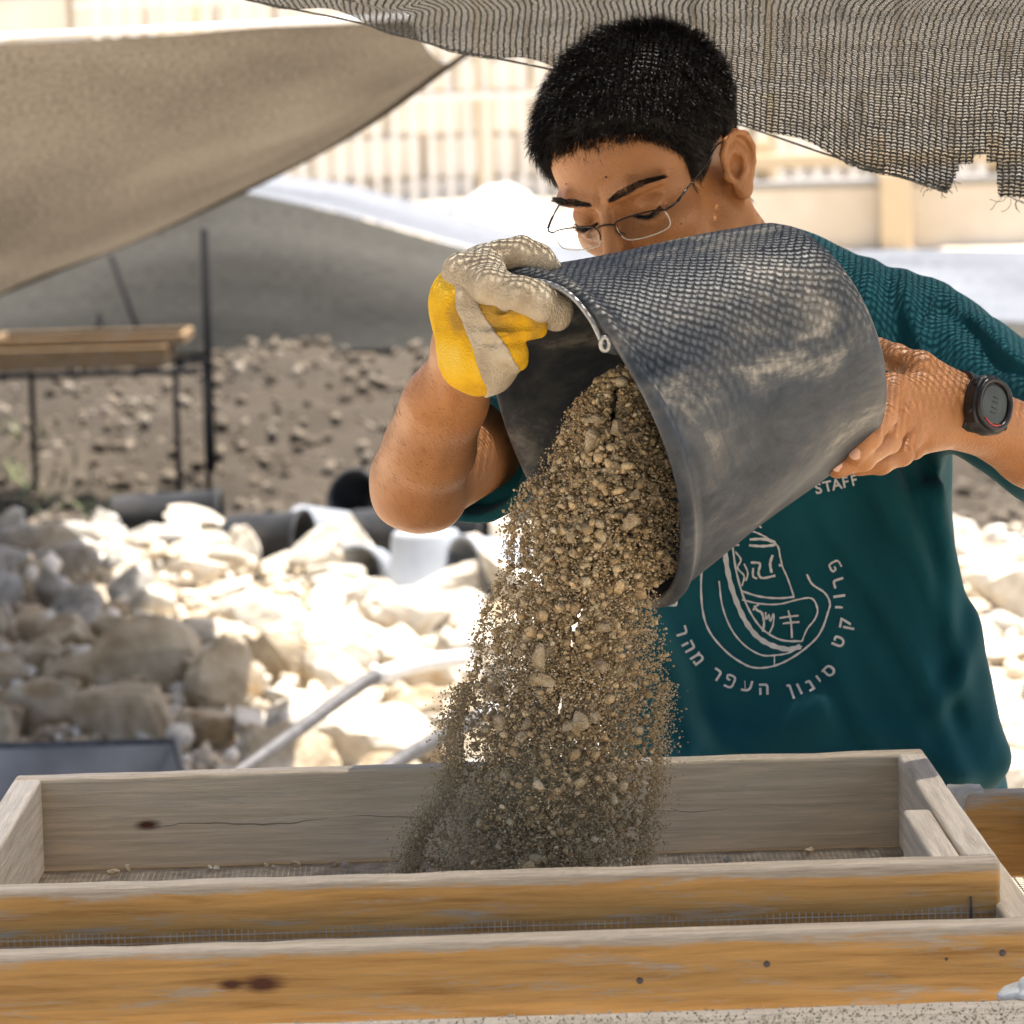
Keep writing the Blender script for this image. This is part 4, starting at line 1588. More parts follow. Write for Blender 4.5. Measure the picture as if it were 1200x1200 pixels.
def right_fn(P):
    d = arm(P, SHR, EL_R, WR_R, (.047, .0345, .0318, .0250))
    for c_, r_ in ((A(463, 588, 3.285), .0135), (A(516, 593, 3.28), .0130)):
        d = smin(d, np.sqrt(((P - c_) ** 2).sum(1)) - r_, .014)
    d = smin(d, cone(P, EL_R + np.array((-.012, -.012, .012), np.float32), A(500, 470, 3.165), .021, .017), .022)
    d = smin(d, cone(P, A(505, 560, 3.225), A(532, 440, 3.12), .0045, .0035), .008)
    d = smin(d, cone(P, WR_R, A(575, 350, 3.115), .026, .024), .015)
    return d


def bounds(pts, pad):
    a = np.array(pts)
    return a.min(0) - pad, a.max(0) + pad


lb = bounds([SHL, EL_L, WR_L, FING['middle'][0][3]], .07)
lv, lfq = surface(left_fn, lb[0], lb[1], .0019)
rb_ = bounds([SHR, EL_R, WR_R], .07)
rv, rfq = surface(right_fn, rb_[0], rb_[1], .0022)

HIP = A(935, 985, 3.70)
CHEST = A(885, 560, 3.69)
KN = [np.array((HIP[0] + s * .10, 3.66, .47), np.float32) for s in (-1, 1)]
AN = [np.array((HIP[0] + s * .12, 3.72, .07), np.float32) for s in (-1, 1)]
HJ = [HIP + np.array((s * .085, 0, -.03), np.float32) for s in (-1, 1)]


def torso_fn(P):
    d = smin(ell(P, CHEST, (.145, .095, .19)), ell(P, HIP + np.array((0, 0, .05), np.float32), (.135, .09, .15)), .06)
    d = smin(d, cone(P, CHEST, HIP, .085, .085), .05)
    d = smin(d, cone(P, SHL, SHR, .045, .045), .05)
    d = smin(d, cone(P, NECK1, CHEST, .05, .08), .05)
    for k in range(2):
        d = smin(d, chain(P, [HJ[k], KN[k], AN[k]], [.075, .05, .036], .03), .03)
        d = smin(d, cone(P, AN[k] + np.array((0, .02, -.035), np.float32), AN[k] + np.array((0, -.15, -.042), np.float32), .03, .026), .02)
    return d


tb_ = bounds([SHL, SHR, HIP + .2, HIP - .2, AN[0] - .05, AN[1], NECK1 + .06, AN[0] + np.array((0, -.22, -.03), np.float32)], .04)
tv_, tfq = surface(torso_fn, tb_[0], tb_[1], .010)
V = np.concatenate([hv_, lv, rv, tv_])
F = np.concatenate([hf_, lfq + len(hv_), rfq + len(hv_) + len(lv), tfq + len(hv_) + len(lv) + len(rv)])
body = pydata('body', V - np.array(PL), F, m_skin, person, True)

# fine hair on the forearms
m_down = plain('arm_hair', (.05, .03, .018), .5, bump=0)


def arm_hair(vv, el, wr, n, seed):
    rg = np.random.default_rng(seed)
    ax = (wr - el) / np.linalg.norm(wr - el)
    t = (vv - el) @ ax
    L = np.linalg.norm(wr - el)
    idx = np.where((t > .02) & (t < L * .9))[0]
    idx = rg.choice(idx, n)
    c = el + t[idx][:, None] * ax
    nr_ = vv[idx] - c
    nr_ -= (nr_ @ ax)[:, None] * ax
    nr_ /= np.linalg.norm(nr_, axis=1)[:, None]
    p0 = vv[idx] + rg.normal(0, .0008, (n, 3))
    d_ = ax * .8 + nr_ * .42 + np.cross(nr_, ax) * .5 + rg.normal(0, .22, (n, 3))
    d_ /= np.linalg.norm(d_, axis=1)[:, None]
    ln_ = rg.uniform(.005, .012, n)[:, None]
    s_ = np.cross(d_, rg.normal(size=(n, 3)))
    s_ *= .00006 / np.linalg.norm(s_, axis=1)[:, None]
    p1_ = p0 + d_ * ln_ * .5
    p2_ = p1_ + (d_ - nr_ * .35) * ln_ * .5
    V_ = np.stack([p0 - s_, p0 + s_, p1_ - s_, p1_ + s_, p2_], 1).reshape(-1, 3) - np.array(PL)
    b_ = (np.arange(n) * 5)[:, None]
    F_ = (b_ + np.array([[0, 1, 3, 2]])).tolist() + (b_ + np.array([[2, 3, 4]])).tolist()
    return V_, F_


for vv, el, wr, n_, sd_ in ((rv, EL_R, WR_R, 1500, 3), (lv, EL_L, WR_L, 900, 4)):
    a_, b_ = arm_hair(vv, el, wr, n_, sd_)
    kind(pydata('arm_hair', a_, b_, m_down, person), 'stuff')

# nails
m_nailskin = plain('fingernail', (.62, .36, .25), .3, bump=0)
for k in ('index', 'middle'):
    p, r = FING[k]
    d = Vector(p[3] - p[2]).normalized()
    up_ = Vector((.05, -.85, .45))
    up_ = (up_ - d * up_.dot(d)).normalized()
    sd = d.cross(up_)
    c = Vector(p[3]) + up_ * (r[3] * .80) + d * .001
    nv_, nf_ = [], []
    for i in range(7):
        for j in range(7):
            u, w = (i / 6 - .5) * 2, (j / 6 - .5) * 2
            rr_ = max(abs(u), abs(w))
            l_ = math.hypot(u, w)
            if l_ > 0:
                u, w = u * rr_ / l_ * 1.0, w * rr_ / l_
            nv_.append(c + d * (u * .0062) + sd * (w * .0050) + up_ * (.0020 - .0026 * w * w - .0008 * u * u) - PL)
    for i in range(6):
        for j in range(6):
            nf_.append((i * 7 + j, i * 7 + j + 1, (i + 1) * 7 + j + 1, (i + 1) * 7 + j))
    pydata('fingernail', nv_, nf_, m_nailskin, person, True)

# ---------------------------------------------------------------- brows, lashes, eyes, moles
m_hair, nd, lk, pr = new_mat('black_hair')
pr.inputs['Base Color'].default_value = (.012, .010, .009, 1)
pr.inputs['Roughness'].default_value = .55
pr.inputs['Specular IOR Level'].default_value = .24
tc = N(nd, 'ShaderNodeTexCoord')
nz = N(nd, 'ShaderNodeTexNoise', i_Scale=300, i_Detail=2)
lk.new(tc.outputs['Object'], nz.inputs['Vector'])
rp = ramp(nd, [(.35, (.005, .004, .004)), (.7, (.016, .012, .010))])
lk.new(nz.outputs[0], rp.inputs[0])
lk.new(rp.outputs[0], pr.inputs['Base Color'])


def on_skin(q, out=(0, -1, 0)):
    """Drop a head-local point on the skin along the local direction out."""
    o = h2w(Vector(q) + Vector(out) * 4)
    d = (HR @ Vector(out)) * -1
    h = head_bvh.ray_cast(o, d, .2)
    return (h[0], h[1]) if h[0] is not None else (h2w(q), HR @ Vector(out))


def strands(name, items, m, parent, width=.00022):
    """items: (root, [directions...]) each a bent tapering ribbon."""
    v, f = [], []
    for root, pts, w in items:
        b = len(v)
        n_ = len(pts)
        t = (pts[-1] - root).normalized()
        s = t.cross(Vector((random.gauss(0, 1), random.gauss(0, 1), random.gauss(0, 1)))).normalized() * w
        v += [root - s, root + s]
        for k, p in enumerate(pts):
            if k == n_ - 1:
                v.append(p)
            else:
                v += [p - s * .85, p + s * .85]
        for k in range(n_ - 1):
            f.append((b + 2 * k, b + 2 * k + 1, b + 2 * k + 3, b + 2 * k + 2))
        e = b + 2 * (n_ - 1)
        f.append((e, e + 1, e + 2))
    return pydata(name, [q - PL for q in v], f, m, parent, False)


for sgn in (1, -1):
    it = []
    for k in range(850):
        t = random.random()
        x = .8 + 4.9 * t
        zc = 3.92 + .88 * math.sin(min(1, t * 1.25) * 1.45) - .55 * max(0, t - .6) / .4
        half = .36 * (1 - .75 * max(0, t - .45) / .55) * (0.5 + .5 * min(1, t / .25))
        z = zc + random.uniform(-1, 1) * half
        p, n_ = on_skin((sgn * x, -9, z))
        fl = HR @ Vector((sgn * 1.0, .1 + .3 * t, .55 * (1 - 1.5 * t) - .25 * (z - zc) / .3 + random.gauss(0, .2)))
        fl = (fl + n_ * .18).normalized() * random.uniform(.0045, .008)
        it.append((p - n_ * .0003, [p + fl * .55 + n_ * .0012, p + fl + n_ * .0006], .00013))
    strands('eyebrow', it, m_hair, person)
    # lash line of the lowered lid and the sliver of eye under it
    it, ll = [], []
    for k in range(60):
        t = k / 59
        x = 1.95 + 2.65 * t
        z = 1.62 - .32 * math.sin(t * math.pi) + .18 * t
        p, n_ = on_skin((sgn * x, -9, z))
        ll.append(p + n_ * .0002 - PL)
        for j in range(3):
            d = (n_ * .9 + HR @ Vector((sgn * (t - .4) * .9, 0, -.75)) + Vector((random.gauss(0, .1), random.gauss(0, .1), random.gauss(0, .1)))).normalized() * random.uniform(.004, .0085) * (.5 + .7 * t)
            it.append((p, [p + d * .5, p + d + HR @ Vector((0, 0, .0012))], .00022))
    strands('eyelashes', it, m_hair, person)
    tube('lid_line', ll[::3], .00075, m_hair, person, n=6)
m_mole = plain('mole', (.10, .04, .025), .6, bump=0)
for q in ((1.3, -9, 6.0), (-3.3, -9, 5.9), (5.4, -7, -.6)):
    p, n_ = on_skin(q, (0, -1, 0))
    bm = bmesh.new()
    bmesh.ops.create_icosphere(bm, subdivisions=2, radius=.0011 if q[0] > 1.2 and q[0] < 2 else .0007)
    o = from_bm('mole', bm, m_mole, person, True)
    o.location = p - PL

# ---------------------------------------------------------------- hair
HLY = [-12, -8.6, -7.4, -6.0, -5.0, -4.1, -3.5, -3.0, -1.4, -1.0, -.2, 2.8, 3.4, 5.5, 12]
HLZ = [9.9, 9.8, 9.2, 7.9, 6.4, 4.7, 2.6, -.9, -.9, .4, 3.3, 3.3, -3.2, -4.6, -4.8]


def hairline(q):
    return q[:, 2] - np.interp(q[:, 1], HLY, HLZ)


def cap_local(q):
    th = (.35 + .55 * np.clip((q[:, 2] - 1) / 6, 0, 1)) * np.clip(.25 + hairline(q) / 2.5, .25, 1)
    d = cranium(q) - th
    return smax(d, -hairline(q) * .55 + .0, .35)


def cap_fn(P):
    return cap_local(to_head(P)) * (.01 * HS)


cb = (HCn - np.array((.15, .15, .08), np.float32), HCn + np.array((.15, .16, .17), np.float32))
cv_, cf_ = surface(cap_fn, cb[0], cb[1], .0028)
hair = pydata('hair', cv_ - np.array(PL), cf_, m_hair, person, True)
# strands grown on the cap
tri = cv_[cf_[:, [0, 1, 2]]]
cr = np.cross(tri[:, 1] - tri[:, 0], tri[:, 2] - tri[:, 0])
ar = np.linalg.norm(cr, axis=1)
nrm = cr / (ar[:, None] + 1e-12)
qc = to_head(cv_[cf_].mean(1))
ok = (hairline(qc) > -.25) & (np.einsum('ij,ij->i', nrm, (cv_[cf_].mean(1) - np.array(h2w((0, 1, 4)), np.float32))) > 0)
prob = ar * ok * (1 + 1.2 * np.exp(-np.clip(hairline(qc), 0, 9) / 1.2))
prob /= prob.sum()
rg = np.random.default_rng(5)
NH_ = 40000
pick_ = rg.choice(len(cf_), NH_, p=prob)
bw = rg.random((NH_, 2))
qd = cv_[cf_[pick_]]
root = (qd[:, 0] * (1 - bw[:, :1]) * (1 - bw[:, 1:]) + qd[:, 1] * bw[:, :1] * (1 - bw[:, 1:]) + qd[:, 2] * bw[:, :1] * bw[:, 1:] + qd[:, 3] * (1 - bw[:, :1]) * bw[:, 1:])
nn = nrm[pick_]
ql = to_head(root)
ez = np.clip((ql[:, 2] - 3) / 6, 0, 1)
flow = np.stack([ql[:, 0] * .05, -.75 * ez + .25 * (1 - ez), -.25 - .9 * (1 - ez)], 1)
clump = np.stack([snoise(ql, 1.5, 2, k) for k in (1, 2, 3)], 1)
flow = flow + .55 * clump + rg.normal(0, .16, (NH_, 3))
fw = flow @ HRn.T
fw -= nn * (fw * nn).sum(1)[:, None]
lift = .75 * ez + .22 + .15 * rg.random(NH_)
d1 = fw * .75 + nn * lift[:, None]
d1 /= np.linalg.norm(d1, axis=1)[:, None]
d2 = fw * 1.0 + nn * (lift * .35)[:, None]
d2 /= np.linalg.norm(d2, axis=1)[:, None]
ln = (.006 + .009 * ez) * rg.uniform(.7, 1.25, NH_) * np.clip(.72 + hairline(ql) / 5, .72, 1)
p1 = root + d1 * (ln * .55)[:, None]
p2 = p1 + d2 * (ln * .55)[:, None]
sd = np.cross(d1, rg.normal(size=(NH_, 3)))
sd /= np.linalg.norm(sd, axis=1)[:, None]
sd *= .00024
r0 = root - nn * .001
Vh = np.stack([r0 - sd, r0 + sd, p1 - sd * .9, p1 + sd * .9, p2 - sd * .25, p2 + sd * .25], 1).reshape(-1, 3) - np.array(PL)
b = (np.arange(NH_) * 6)[:, None]
Fh = np.concatenate([b + np.array([[0, 1, 3, 2]]), b + np.array([[2, 3, 5, 4]])], 0)
st = pydata('hair_strands', Vh, Fh, m_hair, hair)
kind(st, 'stuff')
# soft down at the hairline and nape
it = []
for k in range(2200):
    y = random.choice([random.uniform(-8.4, -3.2), random.uniform(-8.4, -3.2), random.uniform(3.4, 8)])
    x = 8.5
    z = float(np.interp(y, HLY, HLZ)) + random.gauss(-.05, .35)
    sgn = random.choice((1, 1, -1))
    if y < -6.5:
        o_, dd = (sgn * random.uniform(0, 5.6), -9, z + .1), (0, -1, 0)
    else:
        o_, dd = (sgn * 7, y, z), (sgn, 0, 0)
    p, n_ = on_skin(o_, dd)
    d = (HR @ Vector((random.gauss(0, .4), -.2, -1)) + n_ * .45).normalized() * random.uniform(.004, .010)
    it.append((p, [p + d * .5 + n_ * .0006, p + d], .00015))
fr = strands('hairline_strands', it, m_hair, hair)
kind(fr, 'stuff')

# ---------------------------------------------------------------- glasses
gl = empty('glasses')
gl.parent = person
m_frame = plain('dark_metal_frame', (.018, .014, .014), .35, metal=.4, bump=0)
m_lens, nd, lk, pr = new_mat('clear_lens')
tr = N(nd, 'ShaderNodeBsdfTransparent')
tr.inputs[0].default_value = (.95, .95, .94, 1)
gs = N(nd, 'ShaderNodeBsdfGlossy')
gs.inputs['Roughness'].default_value = .03
lw_ = N(nd, 'ShaderNodeLayerWeight', i_Blend=.5)
pw_ = N(nd, 'ShaderNodeMath', operation='POWER')
lk.new(lw_.outputs['Facing'], pw_.inputs[0])
pw_.inputs[1].default_value = 4
fr_ = N(nd, 'ShaderNodeMath', operation='MULTIPLY_ADD')
lk.new(pw_.outputs[0], fr_.inputs[0])
fr_.inputs[1].default_value = .35
fr_.inputs[2].default_value = .035
mx = N(nd, 'ShaderNodeMixShader')
lk.new(fr_.outputs[0], mx.inputs[0])
lk.new(tr.outputs[0], mx.inputs[1])
lk.new(gs.outputs[0], mx.inputs[2])
lk.new(mx.outputs[0], nd['Material Output'].inputs[0])
G0 = (-10.35, 1.25)       # bridge y, z


def gp(x, z, back=0.0):
    y = -10.25 + .022 * x * x + back
    return h2w((x, y, z + .45)) - PL


for s in (1, -1):
    top_ = [gp(s * x, z) for x, z in ((.95, 1.45), (1.3, 1.75), (2.4, 1.92), (3.8, 1.95), (5.2, 1.85), (6.0, 1.6))]
    tube('rim', spline(top_, 5), .00075, m_frame, gl, n=8)
    tube('rim', spline([gp(s * .98, 1.5), gp(s * .9, .9), gp(s * 1.1, .35)], 4), .0006, m_frame, gl, n=6)
    # lens
    out = [(.95, 1.4), (1.3, 1.72), (2.4, 1.88), (3.8, 1.9), (5.2, 1.78), (5.85, 1.5), (5.95, .7), (5.75, .05), (5.0, -.25), (3.4, -.38), (2.0, -.3), (1.3, .0), (1.0, .7)]
    pts = [gp(s * x, z) for x, z in out]
    c = sum(pts, Vector()) / len(pts)
    nb2 = len(pts)
    off = HR @ Vector((0, .0012, 0))
    vv = pts + [c] + [p + off for p in pts] + [c + off]
    ff = [(k, (k + 1) % nb2, nb2) for k in range(nb2)] + [(nb2 + 1 + (k + 1) % nb2, nb2 + 1 + k, 2 * nb2 + 1) for k in range(nb2)] + [(k, nb2 + 1 + k, nb2 + 1 + (k + 1) % nb2, (k + 1) % nb2) for k in range(nb2)]
    pydata('lens', vv, ff, m_lens, gl)
    m_edge = plain('lens_edge', (.70, .66, .58), .25, bump=0) if s == 1 else m_edge
    tube('lens_edge', [q + off * .5 for q in spline(pts[5:] + pts[:1], 3)], .0005, m_edge, gl, n=5)
    tube('hinge', [gp(s * 5.9, 1.6), gp(s * 6.55, 1.7, .15), gp(s * 6.9, 1.75, .75)], .0010, m_frame, gl, n=6)
    tube('temple', [p for p in spline([gp(s * 6.9, 1.75, .7), gp(s * 7.15, 1.95, 2.2), h2w((s * 7.55, -3.2, 2.7)) - PL, h2w((s * 7.85, -.4, 3.2)) - PL, h2w((s * 7.7, 1.4, 2.6)) - PL], 5)], [.0013] * 6 + [.0008] * 15, m_frame, gl, n=6)
    tube('nose_pad_arm', [gp(s * .95, .9), h2w((s * 1.15, -9.6, .6)) - PL], .0005, m_frame, gl, n=5)
tube('bridge', spline([gp(-.95, 1.45), gp(-.5, 1.7, -.1), gp(.5, 1.7, -.1), gp(.95, 1.45)], 4), .00085, m_frame, gl, n=8)

# ---------------------------------------------------------------- T-shirt
WAIST = A(925, 800, 3.67)
HEM = A(958, 985, 3.67)


FOLDS = [(960, 560, 1120, 900, .0060, .010), (1030, 560, 1150, 860, .0065, .011), (1075, 560, 1140, 760, .0055, .009), (900, 640, 1080, 930, .0050, .011), (820, 830, 980, 940, .0050, .012),
         (780, 740, 860, 900, .0045, .012), (1150, 700, 1090, 860, .0045, .010), (1000, 860, 1160, 900, .0050, .011), (1040, 300, 1030, 440, .0060, .010), (1085, 320, 1065, 460, .0065, .009),
         (1130, 345, 1180, 440, .0060, .010), (1160, 370, 1215, 450, .0055, .009), (1000, 300, 1000, 420, .0045, .010), (1110, 440, 1095, 600, .0060, .010)]


def shirt_fn(P):
    tor = ell(P, CHEST + np.array((.0, .0, .03), np.float32), (.178, .118, .20))
    tor = smin(tor, ell(P, WAIST, (.165, .112, .19)), .08)
    tor = smin(tor, ell(P, HEM, (.180, .120, .17)), .06)
    tor = smin(tor, cone(P, SHL + np.array((-.03, 0, .0), np.float32), SHR + np.array((.03, 0, .0), np.float32), .056, .056), .06)
    tor = smin(tor, cone(P, NECK1 + np.array((0, 0, -.045), np.float32), CHEST, .075, .10), .05)
    # sleeves
    eL = SHL + (EL_L - SHL) * .86
    sl = cone(P, SHL, eL, .060, .055)
    eR = SHR + (EL_R - SHR) * .82
    sr = cone(P, SHR, eR, .064, .062)
    d = smin(tor, sl, .035)
    d = smin(d, sr, .035)
    # drag folds
    def ridge(a, b, ra, rb, k=.02):
        nonlocal d
        d = smin(d, cone(P, A(*a), A(*b), ra, rb), k)
    ridge((1085, 590, 3.60), (1150, 885, 3.60), .012, .022, .035)
    ridge((1035, 560, 3.585), (1095, 800, 3.575), .010, .016, .03)
    ridge((990, 700, 3.575), (1115, 905, 3.575), .006, .014, .03)
    ridge((830, 890, 3.565), (960, 830, 3.56), .008, .010, .03)
    front = np.clip((3.72 - P[:, 1]) / .08, 0, 1)
    X0, Z0 = P[:, 0], P[:, 2]
    for (ax1, ay1, ax2, ay2, am, wd) in FOLDS:
        a_, b_ = A(ax1, ay1, 3.57), A(ax2, ay2, 3.57)
        dx, dz = b_[0] - a_[0], b_[2] - a_[2]
        L2 = dx * dx + dz * dz
        t_ = ((X0 - a_[0]) * dx + (Z0 - a_[2]) * dz) / L2
        tc_ = np.clip(t_, 0, 1)
        off_ = ((X0 - a_[0]) * dz - (Z0 - a_[2]) * dx) / math.sqrt(L2) + .010 * np.sin(tc_ * 4 + ax1)
        end_ = np.exp(-((t_ - tc_) / .12) ** 2) * np.sin(np.pi * np.clip(.12 + .76 * tc_, 0, 1))
        prof_ = np.exp(-(off_ / wd) ** 2) - .7 * np.exp(-((off_ - 1.6 * wd) / (wd * .8)) ** 2)
        d = d - am * front * end_ * prof_
    w = P + .02 * np.stack([snoise(P, 9, 1, 4), snoise(P, 9, 1, 5), snoise(P, 9, 1, 6)], 1)
    n_ = snoise(w * np.array([1.0, 1.0, .42], np.float32), 26, 2, 2)
    d = d - .0034 * n_ - .0010 * (1 - np.abs(snoise(w, 40, 1, 7)))
    # openings
    aL = (EL_L - SHL) / np.linalg.norm(EL_L - SHL)
    aR = (EL_R - SHR) / np.linalg.norm(EL_R - SHR)
    nearL = np.sqrt((((P - SHL) - ((P - SHL) @ aL)[:, None] * aL) ** 2).sum(1)) < .1
    d = smax(d, np.where(nearL & ((P - SHL) @ aL > .02), (P - (SHL + (EL_L - SHL) * .80)) @ aL, -1), .004)
    cutR = (P - (SHR + (EL_R - SHR) * .73)) @ aR
    near = ((P - SHR) @ aR > .02) & (np.sqrt((((P - SHR) - ((P - SHR) @ aR)[:, None] * aR) ** 2).sum(1)) < .1)
    d = smax(d, np.where(near, cutR, -1), .004)
    d = smax(d, -np.maximum(cone(P, SHR + (EL_R - SHR) * .35, EL_R, .052, .051), -(P - (SHR + (EL_R - SHR) * .63)) @ aR), .004)
    d = smax(d, (A(950, 975, 3.6)[2] - P[:, 2]) + .004 * snoise(P, 20, 1, 9), .004)
    d = smax(d, -cone(P, NECK1, NECK0, .064, .064), .006)
    return d


sb_ = bounds([SHL + .02, SHR - .02, HEM - .15, HEM + .15, SHL + (EL_L - SHL) * .85, SHR + (EL_R - SHR) * .8, NECK1 + .06], .075)
sv_, sf_ = surface(shirt_fn, sb_[0], sb_[1], .0036, margin=.014)
m_shirt, nd, lk, pr = new_mat('teal_cotton_jersey')
tc = N(nd, 'ShaderNodeTexCoord')
nz = N(nd, 'ShaderNodeTexNoise', i_Scale=9, i_Detail=5)
wv_ = N(nd, 'ShaderNodeTexNoise', i_Scale=1500, i_Detail=2)
lk.new(tc.outputs['Object'], nz.inputs['Vector'])
lk.new(tc.outputs['Object'], wv_.inputs['Vector'])
rp = ramp(nd, [(.3, (.0018, .047, .060)), (.7, (.0035, .074, .092))])
lk.new(nz.outputs[0], rp.inputs[0])
lk.new(rp.outputs[0], pr.inputs['Base Color'])
pr.inputs['Roughness'].default_value = .85
pr.inputs['Specular IOR Level'].default_value = .2
pr.inputs['Sheen Weight'].default_value = .04
pr.inputs['Sheen Roughness'].default_value = .5
bp = N(nd, 'ShaderNodeBump', i_Strength=.3, i_Distance=.001)
lk.new(wv_.outputs[0], bp.inputs['Height'])
lk.new(bp.outputs[0], pr.inputs['Normal'])
shirt = pydata('t_shirt', sv_ - np.array(PL), sf_, m_shirt, person, True)
shirt_bvh = BVHTree.FromPolygons([Vector(q) for q in sv_.tolist()], sf_.tolist())

# seam where the sleeve joins
def on_shirt(px, py, lift=.0012):
    o = Vector((0, 0, CAMZ))
    d = (at(px, py, 3.5) - o).normalized()
    h = shirt_bvh.ray_cast(o, d, 6)
    if h[0] is None:
        return None
    return h[0] + h[1] * lift - PL


sm = [on_shirt(x, y, .0002) for x, y in ((1118, 327), (1098, 345), (1085, 372), (1078, 405), (1080, 440))]
sm = [q for q in sm if q is not None]
if len(sm) > 3:
    tube('sleeve_seam', spline(sm, 6), .0016, m_shirt, shirt, n=6)

# printed emblem and lettering, laid on the cloth
m_ink = noise_mat('white_print', [(.48, .475, .46), (.62, .615, .60)], scale=120, rough=.8, spread=(.3, .7))


def zpx(x, y):
    return 740 + x * .38333, 560 + y * .38333


def ribbon(name, pts, w):
    """A printed stroke: pts in photograph pixels, w width in pixels."""
    P2 = [Vector((x, y, 0)) for x, y in pts]
    P2 = spline(P2, 6) if len(P2) > 2 else [P2[0].lerp(P2[1], t / 6) for t in range(7)]
    v, f = [], []
    m_ = len(P2)
    for i, p in enumerate(P2):
        t = (P2[min(i + 1, m_ - 1)] - P2[max(i - 1, 0)]).normalized()
        s = Vector((-t.y, t.x, 0)) * (w / 2) * (1 + .18 * math.sin(i * 1.7 + len(pts)))
        for k in (-1, 0, 1):
            q = on_shirt(p.x + s.x * k, p.y + s.y * k)
            if q is None:
                return
            v.append(q)
    for i in range(m_ - 1):
        for k in range(2):
            f.append((i * 3 + k, i * 3 + k + 1, (i + 1) * 3 + k + 1, (i + 1) * 3 + k))
    return pydata(name, v, f, m_ink, shirt, True)


EMB = [([(235, 190), (215, 290), (218, 400), (240, 470), (290, 530), (340, 566), (378, 580), (430, 576), (480, 556), (530, 522), (575, 478), (600, 410), (606, 382), (590, 352), (552, 326), (535, 295)], 6),
       ([(352, 122), (375, 135), (398, 152)], 5), ([(345, 155), (380, 165), (410, 180), (445, 205), (455, 240), (462, 270)], 5),
       ([(285, 172), (288, 240), (300, 310), (322, 380), (350, 440), (385, 485), (430, 512), (480, 524), (516, 516)], 15),
       ([(308, 200), (322, 290), (345, 370), (375, 430), (410, 470), (460, 496), (520, 500)], 6),
       ([(268, 315), (278, 390), (305, 460), (345, 510), (395, 540), (437, 542), (480, 535), (520, 515)], 5), ([(437, 542), (437, 572)], 4),
       ([(335, 345), (390, 362), (450, 368), (500, 362)], 6), ([(338, 372), (390, 384), (450, 386), (505, 372), (550, 368), (568, 400), (562, 430), (540, 460), (520, 500)], 5),
       ([(462, 270), (480, 310), (498, 362)], 5),
       ([(362, 188), (400, 186), (440, 196)], 8), ([(360, 206), (400, 208), (440, 204)], 8), ([(292, 185), (326, 186)], 7), ([(298, 204), (330, 205)], 7),
       ([(365, 258), (392, 262), (388, 290), (400, 306), (440, 298)], 7), ([(432, 235), (424, 262), (428, 290)], 8), ([(455, 262), (456, 270)], 9), ([(372, 275), (372, 300), (384, 308)], 6),
       ([(318, 225), (335, 250), (325, 275), (345, 300), (338, 330)], 5), ([(345, 262), (356, 290), (350, 315)], 5),
       ([(375, 390), (385, 405), (398, 412), (405, 440), (402, 470)], 7), ([(372, 405), (378, 395), (390, 385)], 6), ([(410, 410), (412, 432), (420, 418), (424, 438), (434, 415), (432, 450), (418, 480)], 5),
       ([(452, 428), (480, 424), (512, 420)], 6), ([(462, 445), (490, 442), (515, 440)], 6), ([(478, 405), (486, 440), (490, 490)], 6)]
emb = empty('shirt_emblem')
emb.parent = shirt
for pts, w in EMB:
    o = ribbon('printed_stroke', [zpx(*p) for p in pts], w * .38333)


PE = [(-.02, .08), (-.20, .10), (-.24, .32), (.06, .35), (.22, .24), (.22, -.20), (.08, -.33), (-.25, -.33)]


def letter(ch, px, py, size, ang):
    """One printed character centred at a pixel, its top turned by ang (radians, clockwise)."""
    if ch == 'פ':
        ca, sa = math.cos(ang), math.sin(ang)
        s_ = size * .95
        return ribbon('printed_letter', [(px + x * s_ * ca + y * s_ * sa, py + x * s_ * sa - y * s_ * ca) for x, y in PE], 2.5)
    cu = bpy.data.curves.new('printed_letter', 'FONT')
    cu.body = ch
    cu.align_x = 'CENTER'
    cu.align_y = 'CENTER'
    cu.offset = .022
    cu.resolution_u = 3
    tmp = bpy.data.objects.new('printed_letter', cu)
    COL.objects.link(tmp)
    dg = bpy.context.evaluated_depsgraph_get()
    dg.update()
    me = bpy.data.meshes.new_from_object(tmp.evaluated_get(dg))
    bpy.data.objects.remove(tmp)
    bpy.data.curves.remove(cu)
    if not me.vertices:
        return
    C = np.array([v.co[:] for v in me.vertices])
    cx_, cy_ = (C[:, 0].max() + C[:, 0].min()) / 2, (C[:, 1].max() + C[:, 1].min()) / 2
    if ch in "י'":
        cy_ = C[:, 1].max() - .33
    if ch in 'קן':
        cy_ = C[:, 1].max() - .36
    ca, sa = math.cos(ang), math.sin(ang)
    for v in me.vertices:
        x, y = (v.co.x - cx_) * size, -(v.co.y - cy_) * size
        q = on_shirt(px + x * ca - y * sa, py + x * sa + y * ca)
        if q is None:
            return
        v.co = q
    return link('printed_letter', me, m_ink, shirt)


HEB = [('פ', 622, 268), ('ר', 632, 322), ('ו', 634, 362), ('י', 640, 395), ('ק', 655, 445), ('ט', 632, 500), ('ס', 605, 590), ('י', 574, 620), ('נ', 545, 636), ('ו', 514, 646), ('ן', 486, 650),
       ('ה', 405, 646), ('ע', 354, 636), ('פ', 302, 622), ('ר', 260, 600), ('מ', 202, 552), ('ה', 176, 515), ('ר', 154, 468), ('ה', 126, 378), ('ב', 122, 328), ('י', 124, 290)]
for ch, x, y in HEB:
    px, py = zpx(x, y)
    ang = math.atan2(640 - 395 if False else -(x - 398), (y - 395)) if True else 0
    letter(ch, px, py, 21, ang)
for k, ch in enumerate('STAFF'):
    letter(ch, 958.5 + k * 10.6, 572.5 - k * 2.5, 17.5, -.22)

